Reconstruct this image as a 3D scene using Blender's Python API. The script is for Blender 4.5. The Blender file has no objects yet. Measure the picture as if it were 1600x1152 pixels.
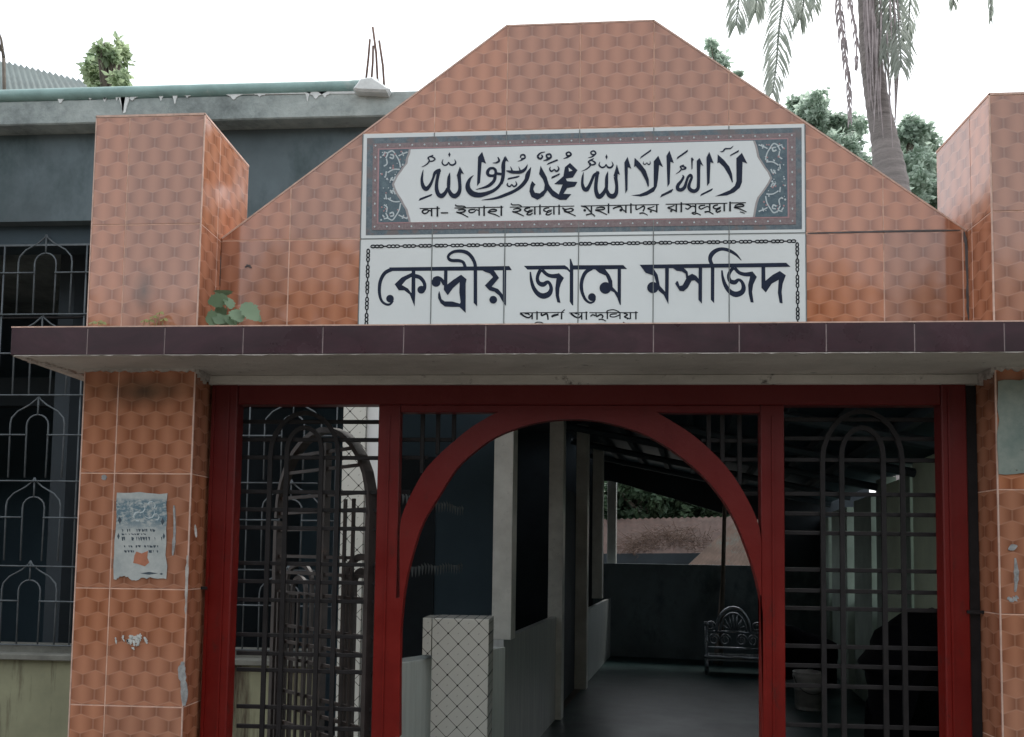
import bpy, bmesh, math, random
from mathutils import Vector, Matrix
from mathutils.geometry import tessellate_polygon
random.seed(7)
sc = bpy.context.scene
col = sc.collection
V = Vector
# ------------------------------------------------------------------ camera
GZ = 1.75                       # height of the survey origin above the ground
FPX, PYX = 1297.13, 784.96
YAW, PITCH, ROLL = -0.0736, 0.0605, 0.0142
CAM = V((0.0011, -2.0977, -0.1776 + GZ))
_f = V((math.sin(YAW)*math.cos(PITCH), math.cos(YAW)*math.cos(PITCH), math.sin(PITCH)))
_r = V((math.cos(YAW), -math.sin(YAW), 0)); _u = _r.cross(_f)
_c, _s = math.cos(ROLL), math.sin(ROLL)
RT, UP, FW = _c*_r+_s*_u, -_s*_r+_c*_u, _f
cam = bpy.data.cameras.new('camera'); co = bpy.data.objects.new('camera', cam); col.objects.link(co)
M = Matrix.Identity(4)
for i in range(3):
    M[i][0] = RT[i]; M[i][1] = UP[i]; M[i][2] = -FW[i]; M[i][3] = CAM[i]
co.matrix_world = M
cam.sensor_fit = 'HORIZONTAL'; cam.sensor_width = 36; cam.lens = FPX/1600*36
cam.shift_y = (PYX-576)/1600; cam.clip_start = .05; cam.clip_end = 2000
sc.camera = co
# ------------------------------------------------------------------ sky, sun, exposure
w = bpy.data.worlds.new('World'); sc.world = w; w.use_nodes = True
nt = w.node_tree; nt.nodes.clear()
SUN_EL, SUN_AZ = math.radians(58), math.radians(20)     # high behind the building, a little to the right
sky = nt.nodes.new('ShaderNodeTexSky'); sky.sky_type = 'NISHITA'; sky.sun_disc = False
sky.sun_elevation = SUN_EL; sky.sun_rotation = SUN_AZ
sky.air_density = 1.0; sky.dust_density = 2.5; sky.ozone_density = 1.0
hs = nt.nodes.new('ShaderNodeHueSaturation'); hs.inputs['Saturation'].default_value = .28
bg = nt.nodes.new('ShaderNodeBackground'); bg.inputs[1].default_value = .15
ow = nt.nodes.new('ShaderNodeOutputWorld')
mx = nt.nodes.new('ShaderNodeMix'); mx.data_type = 'RGBA'; mx.inputs[0].default_value = .5; mx.inputs[7].default_value = (5.6, 5.9, 6.1, 1)   # thin even cloud
nt.links.new(sky.outputs[0], hs.inputs['Color']); nt.links.new(hs.outputs[0], mx.inputs[6]); nt.links.new(mx.outputs[2], bg.inputs[0]); nt.links.new(bg.outputs[0], ow.inputs[0])
sl = bpy.data.lights.new('sun', 'SUN'); sl.energy = 1.0; sl.angle = math.radians(14); sl.color = (1, .96, .9)
so = bpy.data.objects.new('sun', sl); col.objects.link(so)
sd = V((math.sin(SUN_AZ)*math.cos(SUN_EL), math.cos(SUN_AZ)*math.cos(SUN_EL), math.sin(SUN_EL)))
so.rotation_euler = sd.to_track_quat('Z', 'Y').to_euler(); so.location = (0, 0, 20)
sc.view_settings.view_transform = 'Standard'; sc.view_settings.look = 'None'
sc.view_settings.gamma = 1; sc.view_settings.use_curve_mapping = False
sc.view_settings.exposure = 1.12
sc.render.engine = 'CYCLES'; sc.cycles.max_bounces = 8; sc.cycles.use_denoising = True
# ------------------------------------------------------------------ measuring helpers
def ray(px, py): return FPX*FW + (px-800)*RT - (py-PYX)*UP
def P(px, py, y):
    d = ray(px, py); return CAM + d*((y-CAM.y)/d.y)
def PZ(px, py, z):
    d = ray(px, py); return CAM + d*((z-CAM.z)/d.z)
# ------------------------------------------------------------------ objects
def tag(o, label=None, cat=None, group=None, kind=None):
    if label: o['label'] = label
    if cat: o['category'] = cat
    if group: o['group'] = group
    if kind: o['kind'] = kind
    return o
def wl(o):
    v = V((0, 0, 0))
    while o: v += o.location; o = o.parent
    return v
def empty(name, loc, label=None, cat=None, group=None):
    o = bpy.data.objects.new(name, None); o.location = loc; o.empty_display_size = .1
    col.objects.link(o); return tag(o, label, cat, group)
def mesh(name, vs, fs, mat, parent=None, uv=None, smooth=False, loc=None):
    me = bpy.data.meshes.new(name)
    off = wl(parent) if parent else V((0, 0, 0))
    if loc is not None: off = V(loc)
    me.from_pydata([tuple(V(v)-off) for v in vs], [], fs)
    if uv:
        l = me.uv_layers.new(name='UVMap')
        for i, lp in enumerate(me.loops): l.data[i].uv = uv[lp.vertex_index]
    if mat: me.materials.append(mat)
    if smooth:
        me.polygons.foreach_set('use_smooth', [True]*len(me.polygons))
    me.update()
    o = bpy.data.objects.new(name, me)
    if parent: o.parent = parent
    if loc is not None: o.location = V(loc) - (wl(parent) if parent else V((0, 0, 0)))
    col.objects.link(o); return o
class MB:
    def __init__(s): s.v = []; s.f = []; s.uv = []
    def add(s, vs, fs, uv=None):
        n = len(s.v); s.v += [V(v) for v in vs]; s.f += [tuple(i+n for i in f) for f in fs]
        s.uv += uv if uv else [(v[0]+v[1], v[2]) for v in map(V, vs)]
    def box(s, x0, x1, y0, y1, z0, z1, c=0.0):
        return s.slab([(x0, z0), (x1, z0), (x1, z1), (x0, z1)], y0, y1, c=c)
    def slab(s, poly, n0, n1, O=V((0, 0, 0)), au=V((1, 0, 0)), av=V((0, 0, 1)), an=V((0, 1, 0)), c=0.0):
        """polygon in the (au, av) plane, pushed from n0 to n1 along an; c chamfers the n0 rim"""
        p = [V(q) for q in poly]; n = len(p)
        ar = sum(p[i].x*p[(i+1) % n].y - p[(i+1) % n].x*p[i].y for i in range(n))
        if ar < 0: p.reverse()
        rings = []
        if c > 0:
            q = []
            for i in range(n):
                a = (p[i]-p[i-1]).normalized(); b = (p[(i+1) % n]-p[i]).normalized()
                na, nb = V((-a.y, a.x)), V((-b.y, b.x)); k = na+nb
                k = k/max(k.dot(na), .3); q.append(p[i]+k*c)
            rings = [(q, n0), (p, n0+(c if n1 > n0 else -c)), (p, n1)]
        else: rings = [(p, n0), (p, n1)]
        vs = [O+au*q.x+av*q.y+an*h for r, h in rings for q in r]
        uv = [(q.x, q.y) for r, h in rings for q in r]
        fs = []
        tri = tessellate_polygon([[V((q.x, q.y, 0)) for q in rings[0][0]]])
        fs += [tuple(t) for t in tri]
        m = len(rings)
        fs += [tuple(i+(m-1)*n for i in t[::-1]) for t in tri]
        for r in range(m-1):
            for i in range(n):
                j = (i+1) % n; fs.append((r*n+i, (r+1)*n+i, (r+1)*n+j, r*n+j))
        s.add(vs, fs, uv); return s
    def tube(s, pts, rad, k=8, closed=False):
        pts = [V(p) for p in pts]; n = len(pts)
        rr = rad if isinstance(rad, (list, tuple)) else [rad]*n
        vs = []; fs = []; ref = None
        for i, p in enumerate(pts):
            a = pts[max(i-1, 0)]; b = pts[min(i+1, n-1)]; t = (b-a).normalized()
            if ref is None: ref = t.orthogonal().normalized()
            ref = (ref - t*ref.dot(t)).normalized(); q = t.cross(ref)
            for j in range(k):
                an = 2*math.pi*j/k; vs.append(p+(ref*math.cos(an)+q*math.sin(an))*rr[i])
        for i in range(n-1):
            for j in range(k):
                a, b = i*k+j, i*k+(j+1) % k; fs.append((a, b, b+k, a+k))
        fs.append(tuple(range(k))[::-1]); fs.append(tuple((n-1)*k+j for j in range(k)))
        s.add(vs, fs); return s
    def build(s, name, mat, parent=None, smooth=False, recalc=True, loc=None):
        o = mesh(name, s.v, s.f, mat, parent, s.uv, smooth, loc)
        if recalc:
            b = bmesh.new(); b.from_mesh(o.data); bmesh.ops.recalc_face_normals(b, faces=b.faces); b.to_mesh(o.data); b.free()
        return o
def rectp(x0, x1, z0, z1): return [(x0, z0), (x1, z0), (x1, z1), (x0, z1)]
def cr(pts, n=6):
    """Catmull-Rom through tuples of any length"""
    out = []; m = len(pts)
    for i in range(m-1):
        a = pts[max(i-1, 0)]; b = pts[i]; c = pts[i+1]; d = pts[min(i+2, m-1)]
        for k in range(n):
            t = k/n
            out.append(tuple(.5*((2*b[j])+(-a[j]+c[j])*t+(2*a[j]-5*b[j]+4*c[j]-d[j])*t*t+(-a[j]+3*b[j]-3*c[j]+d[j])*t**3) for j in range(len(b))))
    out.append(tuple(pts[-1])); return out
# ------------------------------------------------------------------ materials
class N:
    def __init__(s, name):
        s.m = bpy.data.materials.new(name); s.m.use_nodes = True; s.t = s.m.node_tree
        s.b = s.t.nodes['Principled BSDF']; s.L = s.t.links.new
    def n(s, t, **k):
        q = s.t.nodes.new(t)
        for a, b in k.items(): setattr(q, a, b)
        return q
    def inp(s, sock, v):
        if isinstance(v, bpy.types.NodeSocket): s.L(v, sock)
        elif v is not None: sock.default_value = v
    def math(s, op, a, b=None, c=None, clamp=False):
        q = s.n('ShaderNodeMath', operation=op, use_clamp=clamp)
        s.inp(q.inputs[0], a); s.inp(q.inputs[1], b); s.inp(q.inputs[2], c); return q.outputs[0]
    def coord(s, kind='Object'):
        if kind == 'World': return s.n('ShaderNodeNewGeometry').outputs['Position']
        return s.n('ShaderNodeTexCoord').outputs[kind]
    def noise(s, scale, detail=4, rough=.6, co=None, stretch=None, dist=0):
        q = s.n('ShaderNodeTexNoise'); q.inputs['Scale'].default_value = scale
        q.inputs['Detail'].default_value = detail; q.inputs['Roughness'].default_value = rough
        q.inputs['Distortion'].default_value = dist
        co = co or s.coord('World')
        if stretch:
            mp = s.n('ShaderNodeMapping'); mp.inputs['Scale'].default_value = stretch; s.L(co, mp.inputs[0]); co = mp.outputs[0]
        s.L(co, q.inputs['Vector']); return q.outputs['Fac']
    def ramp(s, fac, stops):
        q = s.n('ShaderNodeValToRGB'); e = q.color_ramp.elements
        while len(e) < len(stops): e.new(.5)
        for i, (p, c) in enumerate(stops):
            e[i].position = p; e[i].color = (*c, 1) if len(c) == 3 else c
        s.L(fac, q.inputs[0]); return q.outputs[0]
    def mix(s, f, a, b, blend='MIX'):
        q = s.n('ShaderNodeMix', data_type='RGBA', blend_type=blend)
        s.inp(q.inputs[0], f)
        for i, v in ((6, a), (7, b)):
            s.inp(q.inputs[i], (*v, 1) if isinstance(v, tuple) and len(v) == 3 else v)
        return q.outputs[2]
    def bump(s, h, strength=.3, dist=.01):
        q = s.n('ShaderNodeBump'); q.inputs['Strength'].default_value = strength; q.inputs['Distance'].default_value = dist
        s.L(h, q.inputs['Height']); s.L(q.outputs[0], s.b.inputs['Normal'])
    def set(s, color=None, rough=None, metal=None, spec=None, coat=None, trans=None):
        for k, v in (('Base Color', color), ('Roughness', rough), ('Metallic', metal), ('Specular IOR Level', spec), ('Coat Weight', coat), ('Transmission Weight', trans)):
            if v is not None: s.inp(s.b.inputs[k], (*v, 1) if isinstance(v, tuple) and len(v) == 3 else v)
        return s.m
def simple(name, c, rough=.6, var=.25, scale=8, metal=0, bump=.15, bd=.004, spec=.5, dirt=None, stretch=None):
    k = N(name); f = k.noise(scale, 6, .65, stretch=stretch)
    lo = tuple(x*(1-var) for x in c); hi = tuple(min(1, x*(1+var)) for x in c)
    cc = k.ramp(f, [(.3, lo), (.7, hi)])
    if dirt:
        g = k.noise(dirt[1], 7, .7, stretch=dirt[3] if len(dirt) > 3 else None)
        g2 = k.ramp(g, [(dirt[2], (0, 0, 0)), (dirt[2]+.15, (1, 1, 1))])
        cc = k.mix(g2, cc, dirt[0])
    if bump: k.bump(k.noise(scale*6, 5, .7), bump, bd)
    k.set(cc, rough, metal, spec); return k.m
def tile_mat(name, light, dark, line):
    k = N(name); uv = k.coord('UV'); s = k.n('ShaderNodeSeparateXYZ'); k.L(uv, s.inputs[0])
    A, B = .202/3, .302/8
    x = k.math('DIVIDE', s.outputs[0], A); y = k.math('DIVIDE', s.outputs[1], B)
    def cell(ox, oy):
        qx = k.math('SUBTRACT', k.math('FRACT', k.math('ADD', x, ox+.5)), .5)
        qy = k.math('MULTIPLY', k.math('SUBTRACT', k.math('FRACT', k.math('ADD', k.math('MULTIPLY', k.math('ADD', y, oy), .5), .5)), .5), 2)
        ax, ay = k.math('ABSOLUTE', qx), k.math('ABSOLUTE', qy)
        h = k.math('MAXIMUM', k.math('MULTIPLY', ax, 2), k.math('ADD', k.math('MULTIPLY', ay, 1.5), ax))
        return ax, ay, qy, h
    a1, b1, q1, h1 = cell(.5, .5); a2, b2, q2, h2 = cell(0, 1.5)
    sel = k.math('LESS_THAN', h1, h2)
    def pick(u, v): return k.math('ADD', k.math('MULTIPLY', u, sel), k.math('MULTIPLY', v, k.math('SUBTRACT', 1, sel)))
    ax, qy, hh = pick(a1, a2), pick(q1, q2), pick(h1, h2)
    side = k.math('POWER', k.math('MULTIPLY', ax, 2, clamp=True), 1.6)
    cc = k.mix(side, light, dark)
    nz = k.noise(3, 5, .6)
    cc = k.mix(k.math('MULTIPLY', k.ramp(nz, [(.35, (0, 0, 0)), (.75, (1, 1, 1))]), .16), cc, dark)
    cc = k.mix(k.math('MULTIPLY', k.ramp(hh, [(.9, (0, 0, 0)), (.97, (1, 1, 1))]), .3), cc, line)
    fine = k.noise(60, 4, .7); cc = k.mix(k.math('MULTIPLY', fine, .12), cc, (.12, .05, .03))
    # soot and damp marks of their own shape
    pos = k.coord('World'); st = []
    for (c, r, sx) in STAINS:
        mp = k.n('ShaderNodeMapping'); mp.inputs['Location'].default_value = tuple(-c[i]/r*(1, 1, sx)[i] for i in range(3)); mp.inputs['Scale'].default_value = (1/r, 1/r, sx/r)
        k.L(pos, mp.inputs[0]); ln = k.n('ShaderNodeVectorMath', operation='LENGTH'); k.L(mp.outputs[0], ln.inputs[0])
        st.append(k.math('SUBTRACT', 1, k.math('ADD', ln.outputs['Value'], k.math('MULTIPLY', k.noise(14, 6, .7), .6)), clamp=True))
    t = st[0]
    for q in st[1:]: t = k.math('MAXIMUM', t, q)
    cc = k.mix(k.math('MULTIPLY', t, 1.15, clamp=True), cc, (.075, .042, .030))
    rg = k.ramp(k.noise(5, 4, .6), [(.3, (.05,)*3), (.7, (.15,)*3)])
    k.bump(k.noise(9, 2, .5), .05, .01)
    oi = k.n('ShaderNodeObjectInfo'); hv = k.n('ShaderNodeHueSaturation')
    k.L(k.math('ADD', k.math('MULTIPLY', oi.outputs['Random'], .24), .88), hv.inputs['Value']); k.L(cc, hv.inputs['Color'])
    k.L(k.math('ADD', k.math('MULTIPLY', oi.outputs['Random'], .10), .97), hv.inputs['Saturation'])
    return k.set(hv.outputs[0], rg, spec=.85)
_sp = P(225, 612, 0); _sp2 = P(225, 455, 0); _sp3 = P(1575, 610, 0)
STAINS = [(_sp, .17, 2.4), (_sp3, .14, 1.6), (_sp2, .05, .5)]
m_tile = tile_mat('orange_tile', (.50, .215, .125), (.235, .078, .038), (.64, .36, .25))
m_grout = simple('tile_grout', (.66, .42, .32), .85, .3, 30)
m_grout_dark = simple('dark_grout', (.10, .09, .09), .9, .3, 30)
m_edge = simple('raw_tile_edge', (.62, .42, .34), .7, .25, 40)
k = N('maroon_tile'); f = k.noise(5, 8, .7, stretch=(1, 1, 2.5), dist=1.2)
m_maroon = k.set(k.ramp(f, [(.3, (.022, .007, .011)), (.55, (.045, .014, .022)), (.75, (.065, .026, .036))]), k.ramp(k.noise(9), [(.3, (.22,)*3), (.7, (.42,)*3)]), spec=.5)
k = N('plaster'); f = k.noise(4, 7, .65, stretch=(.6, 1, 2)); g = k.noise(22, 6, .7)
cc = k.ramp(f, [(.3, (.40, .38, .35)), (.6, (.60, .57, .53)), (.8, (.72, .69, .64))])
cc = k.mix(k.ramp(g, [(.62, (0, 0, 0)), (.72, (1, 1, 1))]), cc, (.12, .11, .10)); k.bump(g, .5, .01)
m_plaster = k.set(cc, .9)
m_mortar = simple('mortar_crust', (.50, .46, .43), .95, .3, 40, bump=.6, bd=.01)
m_white = simple('white_sign_tile', (.70, .73, .73), .16, .05, 3, bump=.02)
m_navy = simple('navy_print', (.012, .019, .042), .5, .25, 60, bump=0, spec=.2)
m_black = simple('black_print', (.008, .011, .017), .5, .2, 60, bump=0, spec=.2)
k = N('sign_border_print'); f = k.noise(90, 6, .8); g = k.noise(30, 3, .6)
m_slate = k.set(k.mix(k.ramp(g, [(.5, (0, 0, 0)), (.62, (1, 1, 1))]), k.ramp(f, [(.35, (.06, .09, .115)), (.7, (.16, .20, .22))]), (.15, .13, .13)), .25)
k = N('sign_border_red'); f = k.noise(110, 6, .8)
m_redband = k.set(k.ramp(f, [(.35, (.16, .10, .105)), (.7, (.27, .22, .22))]), .25)
k = N('sign_end_print'); f = k.noise(60, 6, .8)
m_teal = k.set(k.ramp(f, [(.35, (.035, .07, .10)), (.7, (.12, .18, .20))]), .25)
m_pale = simple('pale_print', (.50, .56, .58), .3, .1, 50, bump=0)
m_pink = simple('pink_print', (.36, .20, .21), .3, .15, 50, bump=0)
m_taupe = simple('taupe_print', (.33, .30, .30), .3, .1, 50, bump=0)
k = N('red_painted_steel'); f = k.noise(7, 6, .65); g = k.noise(45, 5, .7)
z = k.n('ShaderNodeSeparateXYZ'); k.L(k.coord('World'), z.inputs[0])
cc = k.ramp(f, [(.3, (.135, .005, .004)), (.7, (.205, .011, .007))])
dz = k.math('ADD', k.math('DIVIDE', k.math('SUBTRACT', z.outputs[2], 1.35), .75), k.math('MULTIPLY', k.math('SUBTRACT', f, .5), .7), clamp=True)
cc = k.mix(k.math('MULTIPLY', dz, .6), cc, (.050, .019, .021))       # paint is darker and duller higher up
wear = k.math('MULTIPLY', k.ramp(k.noise(16, 8, .75, stretch=(1.6, 1, .7)), [(.56, (0, 0, 0)), (.66, (1, 1, 1))]), k.math('SUBTRACT', 1, dz, clamp=True))
cc = k.mix(k.math('MULTIPLY', wear, .55), cc, (.045, .018, .014)); cc = k.mix(k.ramp(g, [(.70, (0, 0, 0)), (.76, (1, 1, 1))]), cc, (.05, .03, .028)); k.bump(g, .25, .004)
m_red = k.set(cc, k.ramp(f, [(.3, (.32,)*3), (.7, (.5,)*3)]), spec=.25)
m_iron = simple('dark_painted_iron', (.016, .014, .015), .6, .35, 20, spec=.3, dirt=((.05, .036, .032), 18, .64))
m_grille = simple('grey_painted_grille', (.10, .115, .125), .6, .3, 20, spec=.3, dirt=((.17, .15, .14), 12, .62))
k = N('old_concrete'); f = k.noise(2.5, 8, .7); g = k.noise(11, 6, .7)
cc = k.ramp(f, [(.30, (.11, .13, .13)), (.48, (.32, .36, .35)), (.66, (.48, .52, .50))])
cc = k.mix(k.ramp(g, [(.5, (0, 0, 0)), (.8, (.7, .7, .7))]), cc, (.15, .17, .17)); k.bump(g, .5, .02)
m_conc = k.set(cc, .9)
m_wall = simple('blue_grey_wall', (.105, .135, .148), .85, .35, 1.3, dirt=((.055, .08, .085), 2.2, .5, (1, 1, .6)))
m_beam = simple('dark_lintel', (.03, .048, .06), .8, .2, 3)
m_lower = simple('yellow_green_wall', (.25, .25, .16), .85, .2, 2.5, dirt=((.055, .035, .022), 1.3, .50, (6, 1, .55)))
m_sill = simple('grimy_sill', (.16, .16, .14), .9, .3, 9)
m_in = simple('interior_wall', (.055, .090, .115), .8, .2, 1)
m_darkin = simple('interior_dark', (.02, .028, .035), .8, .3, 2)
m_lime = simple('limewash_drip', (.72, .74, .73), .8, .15, 20)
m_pvc = simple('green_pvc', (.24, .37, .35), .45, .25, 6, dirt=((.42, .48, .45), 5, .6))
def diamond(name, base, line, pitch=.105, dull=1):
    k = N(name); s = k.n('ShaderNodeSeparateXYZ'); k.L(k.coord('UV'), s.inputs[0])
    u = k.math('DIVIDE', k.math('ADD', s.outputs[0], s.outputs[1]), pitch); v = k.math('DIVIDE', k.math('SUBTRACT', s.outputs[0], s.outputs[1]), pitch)
    def tri(a): return k.math('ABSOLUTE', k.math('SUBTRACT', k.math('FRACT', a), .5))
    tu, tv = tri(u), tri(v)
    ln = k.math('GREATER_THAN', k.math('MAXIMUM', tu, tv), .478)
    ctr = k.math('LESS_THAN', k.math('ADD', tu, k.math('MULTIPLY', tv, 2.3)), .085)
    dt = k.math('GREATER_THAN', k.math('MINIMUM', tu, tv), .445)
    cc = k.mix(k.math('MULTIPLY', k.noise(2.2, 5, .6), .35), base, tuple(x*.7 for x in base))
    cc = k.mix(k.math('MULTIPLY', ctr, .45), cc, line); cc = k.mix(ln, cc, line); cc = k.mix(dt, cc, (.03, .03, .03))
    return k.set(cc, .2, spec=.5)
m_dia = diamond('diamond_tile', (.62, .63, .58), (.12, .12, .11))
m_wtile = simple('white_glazed_tile', (.60, .66, .64), .2, .12, 2.5, bump=.03, stretch=(14, 14, .6))
m_gtile = simple('grey_glazed_tile', (.46, .49, .48), .25, .14, 3, bump=.03, stretch=(10, 10, .5))
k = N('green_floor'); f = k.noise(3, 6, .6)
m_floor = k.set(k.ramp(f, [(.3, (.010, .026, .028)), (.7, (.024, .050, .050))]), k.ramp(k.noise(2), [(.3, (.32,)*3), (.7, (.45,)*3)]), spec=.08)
m_green = simple('green_plaster', (.48, .56, .42), .8, .15, 2)
m_greend = simple('green_post', (.20, .26, .22), .8, .2, 4)
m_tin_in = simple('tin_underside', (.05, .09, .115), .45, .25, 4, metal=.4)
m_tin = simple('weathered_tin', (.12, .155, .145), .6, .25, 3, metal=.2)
m_rust = simple('rusty_tin', (.040, .023, .019), .9, .45, 5, spec=.2, dirt=((.066, .047, .041), 4, .55))
m_rust2 = simple('pale_rusty_tin', (.080, .055, .044), .9, .3, 3, spec=.2, dirt=((.08, .092, .083), 2.5, .52))
m_straw = simple('dry_vine', (.09, .055, .04), .9, .4, 20)
m_chrome = simple('polished_steel', (.22, .25, .28), .25, .2, 12, metal=.5, spec=1)
m_wood = simple('bamboo', (.30, .25, .22), .7, .25, 20)
m_tarp = simple('black_cover', (.004, .004, .006), .9, .3, 8, bump=.4, spec=.08)
m_bucket = simple('dirty_white_plastic', (.28, .28, .27), .5, .25, 14)
m_paperw = simple('torn_paper', (.55, .56, .54), .9, .2, 40)
m_tape = simple('grey_residue', (.30, .30, .30), .8, .4, 60)
def leafm(name, c, c2, tr=.25):
    k = N(name); f = k.noise(2.2, 4, .6); i = k.n('ShaderNodeObjectInfo')
    cc = k.ramp(f, [(.35, c), (.65, c2)])
    k.set(cc, .5, spec=.3); t = k.n('ShaderNodeBsdfTranslucent'); k.L(cc, t.inputs[0])
    m = k.n('ShaderNodeMixShader'); m.inputs[0].default_value = tr
    k.L(k.b.outputs[0], m.inputs[1]); k.L(t.outputs[0], m.inputs[2]); k.L(m.outputs[0], k.t.nodes['Material Output'].inputs[0]); return k.m
m_leaf = leafm('hazed_tree_leaf', (.34, .43, .35), (.48, .57, .48), .7)  # leaf colour paled to carry the haze over the far trees
m_leaf2 = leafm('light_leaf', (.24, .33, .21), (.42, .50, .31), .65)
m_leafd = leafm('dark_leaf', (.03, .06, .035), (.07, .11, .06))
m_palm = leafm('palm_leaf', (.26, .30, .25), (.42, .45, .40), .6)
m_dead = simple('dead_frond', (.33, .28, .28), .8, .3, 12)
m_trunk = simple('palm_bark', (.23, .20, .19), .9, .4, 4, bump=.9, bd=.02, stretch=(.5, .5, 5))
m_bark = simple('bark', (.12, .10, .08), .9, .3, 9, bump=.6)
m_weed = leafm('slab_leaf', (.10, .17, .09), (.26, .35, .23), .2)
m_weedy = leafm('yellow_weed', (.22, .24, .08), (.40, .36, .16), .2)
m_rebar = simple('rusted_rebar', (.16, .10, .08), .9, .3, 30)
m_soil = simple('ground_dirt', (.16, .14, .12), .95, .3, 2, bump=.5, bd=.03)
# ------------------------------------------------------------------ setting
mesh('ground', [(-150, -150, 0), (150, -150, 0), (150, 250, 0), (-150, 250, 0)], [(0, 1, 2, 3)], m_soil)['kind'] = 'structure'
# ------------------------------------------------------------------ polygon clipping for tiles
def clip(poly, conv):
    out = list(poly); n = len(conv)
    for i in range(n):
        a, b = conv[i], conv[(i+1) % n]; inp, out = out, []
        def sd_(p): return (b[0]-a[0])*(p[1]-a[1])-(b[1]-a[1])*(p[0]-a[0])
        for j in range(len(inp)):
            p, q = inp[j], inp[(j+1) % len(inp)]; dp, dq = sd_(p), sd_(q)
            if dp >= 0: out.append(p)
            if dp*dq < 0:
                t = dp/(dp-dq); out.append((p[0]+(q[0]-p[0])*t, p[1]+(q[1]-p[1])*t))
        if not out: return []
    r = []
    for p in out:
        if not r or math.hypot(p[0]-r[-1][0], p[1]-r[-1][1]) > 1e-4: r.append(p)
    if len(r) > 1 and math.hypot(r[0][0]-r[-1][0], r[0][1]-r[-1][1]) < 1e-4: r.pop()
    return r if len(r) > 2 else []
G = .0014                       # half a tile joint
TT = .007                       # tile thickness proud of the core
# ------------------------------------------------------------------ the two gate pillars
XL, XR, PW, PDp = -0.9952, 1.0316, .306, .305
ZT = .9881+GZ
ZSLB = P(220, 577, 0).z         # slab underside
SLF = PZ(220, 555.5, ZSLB).y    # slab front
_a = P(17.5, 510, SLF); _b = P(1569.4, 506, SLF)
SX0, SPITCH = _a.x, (_b.x-_a.x)/12
ZST = P(400, 509.3, SLF).z
print('slab', ZSLB, SLF, ZST, SX0, SPITCH)
def pillar(x0, x1, zrows_up, zrows_dn, label, us, inner):
    e = empty('gate_pillar', ((x0+x1)/2, PDp/2, 0), label, 'pillar', 'tiled pillars of the gateway')
    d = TT
    for z0, z1 in ((0, ZSLB-.001), (ZST+.001, ZT-.004)):
        MB().box(x0+.0011, x1-.0011, .0011, PDp-.0011, z0, z1).build('core', m_grout, e)
    faces = [(V((x0, 0, 0)), V((1, 0, 0)), V((0, 1, 0)), us[0], x1-x0),
             (V((inner, 0, 0)), V((0, 1, 0)), V((1 if inner == x0 else -1, 0, 0)), us[1], PDp),
             (V((x0+x1-inner, 0, 0)), V((0, 1, 0)), V((-1 if inner == x0 else 1, 0, 0)), us[1], PDp),
             (V((x0, PDp, 0)), V((1, 0, 0)), V((0, -1, 0)), us[0], x1-x0)]
    n = 0
    for O, au, an, cuts, W in faces:
        cs = [0]+cuts+[W]
        for i in range(len(cs)-1):
            for zr in (zrows_up, zrows_dn):
                for j in range(len(zr)-1):
                    a, b = cs[i]+G, cs[i+1]-G
                    if i == 0: a = .0035
                    if i == len(cs)-2: b = W-.0035
                    n += 1
                    wob = random.uniform(0, .0006)
                    MB().slab(rectp(a, b, zr[j]+G, zr[j+1]-G), wob, TT, O, au, V((0, 0, 1)), an, c=.0007).build('tile', m_tile, e)
    for cx in (x0, x1):
        for (za, zb_) in ((0, ZSLB-.002), (ZST+.002, ZT)):
            sx = 1 if cx == x0 else -1
            MB().box(min(cx, cx+sx*.0032), max(cx, cx+sx*.0032), 0, .0032, za, zb_).build('corner_bead', m_edge, e)
    MB().box(x0, x1, .0, PDp, ZT-.003, ZT+.003).build('top_bead', m_edge, e)
    return e
def rows(z0, z1, anchor, step=.302):
    k0 = math.ceil((z0-anchor)/step+1e-3); r = [z0]; z = anchor+k0*step
    while z < z1-.01: r.append(z); z += step
    return r+[z1]
ZJ = .016+GZ; ZJR = -.0075+GZ
pl = pillar(XL-PW, XL, rows(ZST+.001, ZT-.004, ZT), rows(0, ZSLB, ZJ), 'left gateway pillar of orange tile with torn pale poster', [[.096], [.103]], XL)
pr = pillar(XR, XR+PW, rows(ZST+.001, ZT-.004, ZT), rows(0, ZSLB, ZJR), 'right gateway pillar of orange tile cut off by the photo edge', [[.208], [.103]], XR)
# plaster scars and glue marks on the pillars (parts)
def blob_strip(pts, wd, y, name, mat, parent, jag=.35, th=.0016):
    """ragged patch along a px polyline on the plane y, raised th"""
    L_, R_ = [], []
    q = cr([(a, b) for a, b in pts], 5)
    for i, (a, b) in enumerate(q):
        w_ = wd*(1-.7*abs(2*i/(len(q)-1)-1)**3)*random.uniform(1-jag, 1+jag)
        j = min(i+1, len(q)-1); h = max(j-1, 0); dx, dy = q[j][0]-q[h][0], q[j][1]-q[h][1]; l = math.hypot(dx, dy) or 1
        L_.append((a-dy/l*w_, b+dx/l*w_)); R_.append((a+dy/l*w_, b-dx/l*w_))
    poly = [P(a, b, y) for a, b in L_+R_[::-1]]
    return MB().slab([(p.x, p.z) for p in poly], y-th, y+.0005).build(name, mat, parent)
rs_ = random.Random(12)
for i in range(26):
    a, b = rs_.gauss(208, 11), rs_.gauss(999, 6); dx, dy = rs_.uniform(-2, 5), rs_.uniform(3, 11)
    if not 180 < a < 236: continue
    blob_strip([(a, b-dy/2), (a+dx*.6, b), (a+dx, b+dy/2)], rs_.uniform(.7, 2.1), -.0002*(i % 5), 'glue_scar', m_paperw, pl, .7)
blob_strip([(286, 1034), (284, 1050), (288, 1075), (288, 1103)], 5, 0, 'glue_streak', m_tape, pl)
blob_strip([(272, 790), (273, 830), (270, 868)], 2.2, 0, 'glue_streak', m_tape, pl)
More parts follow.
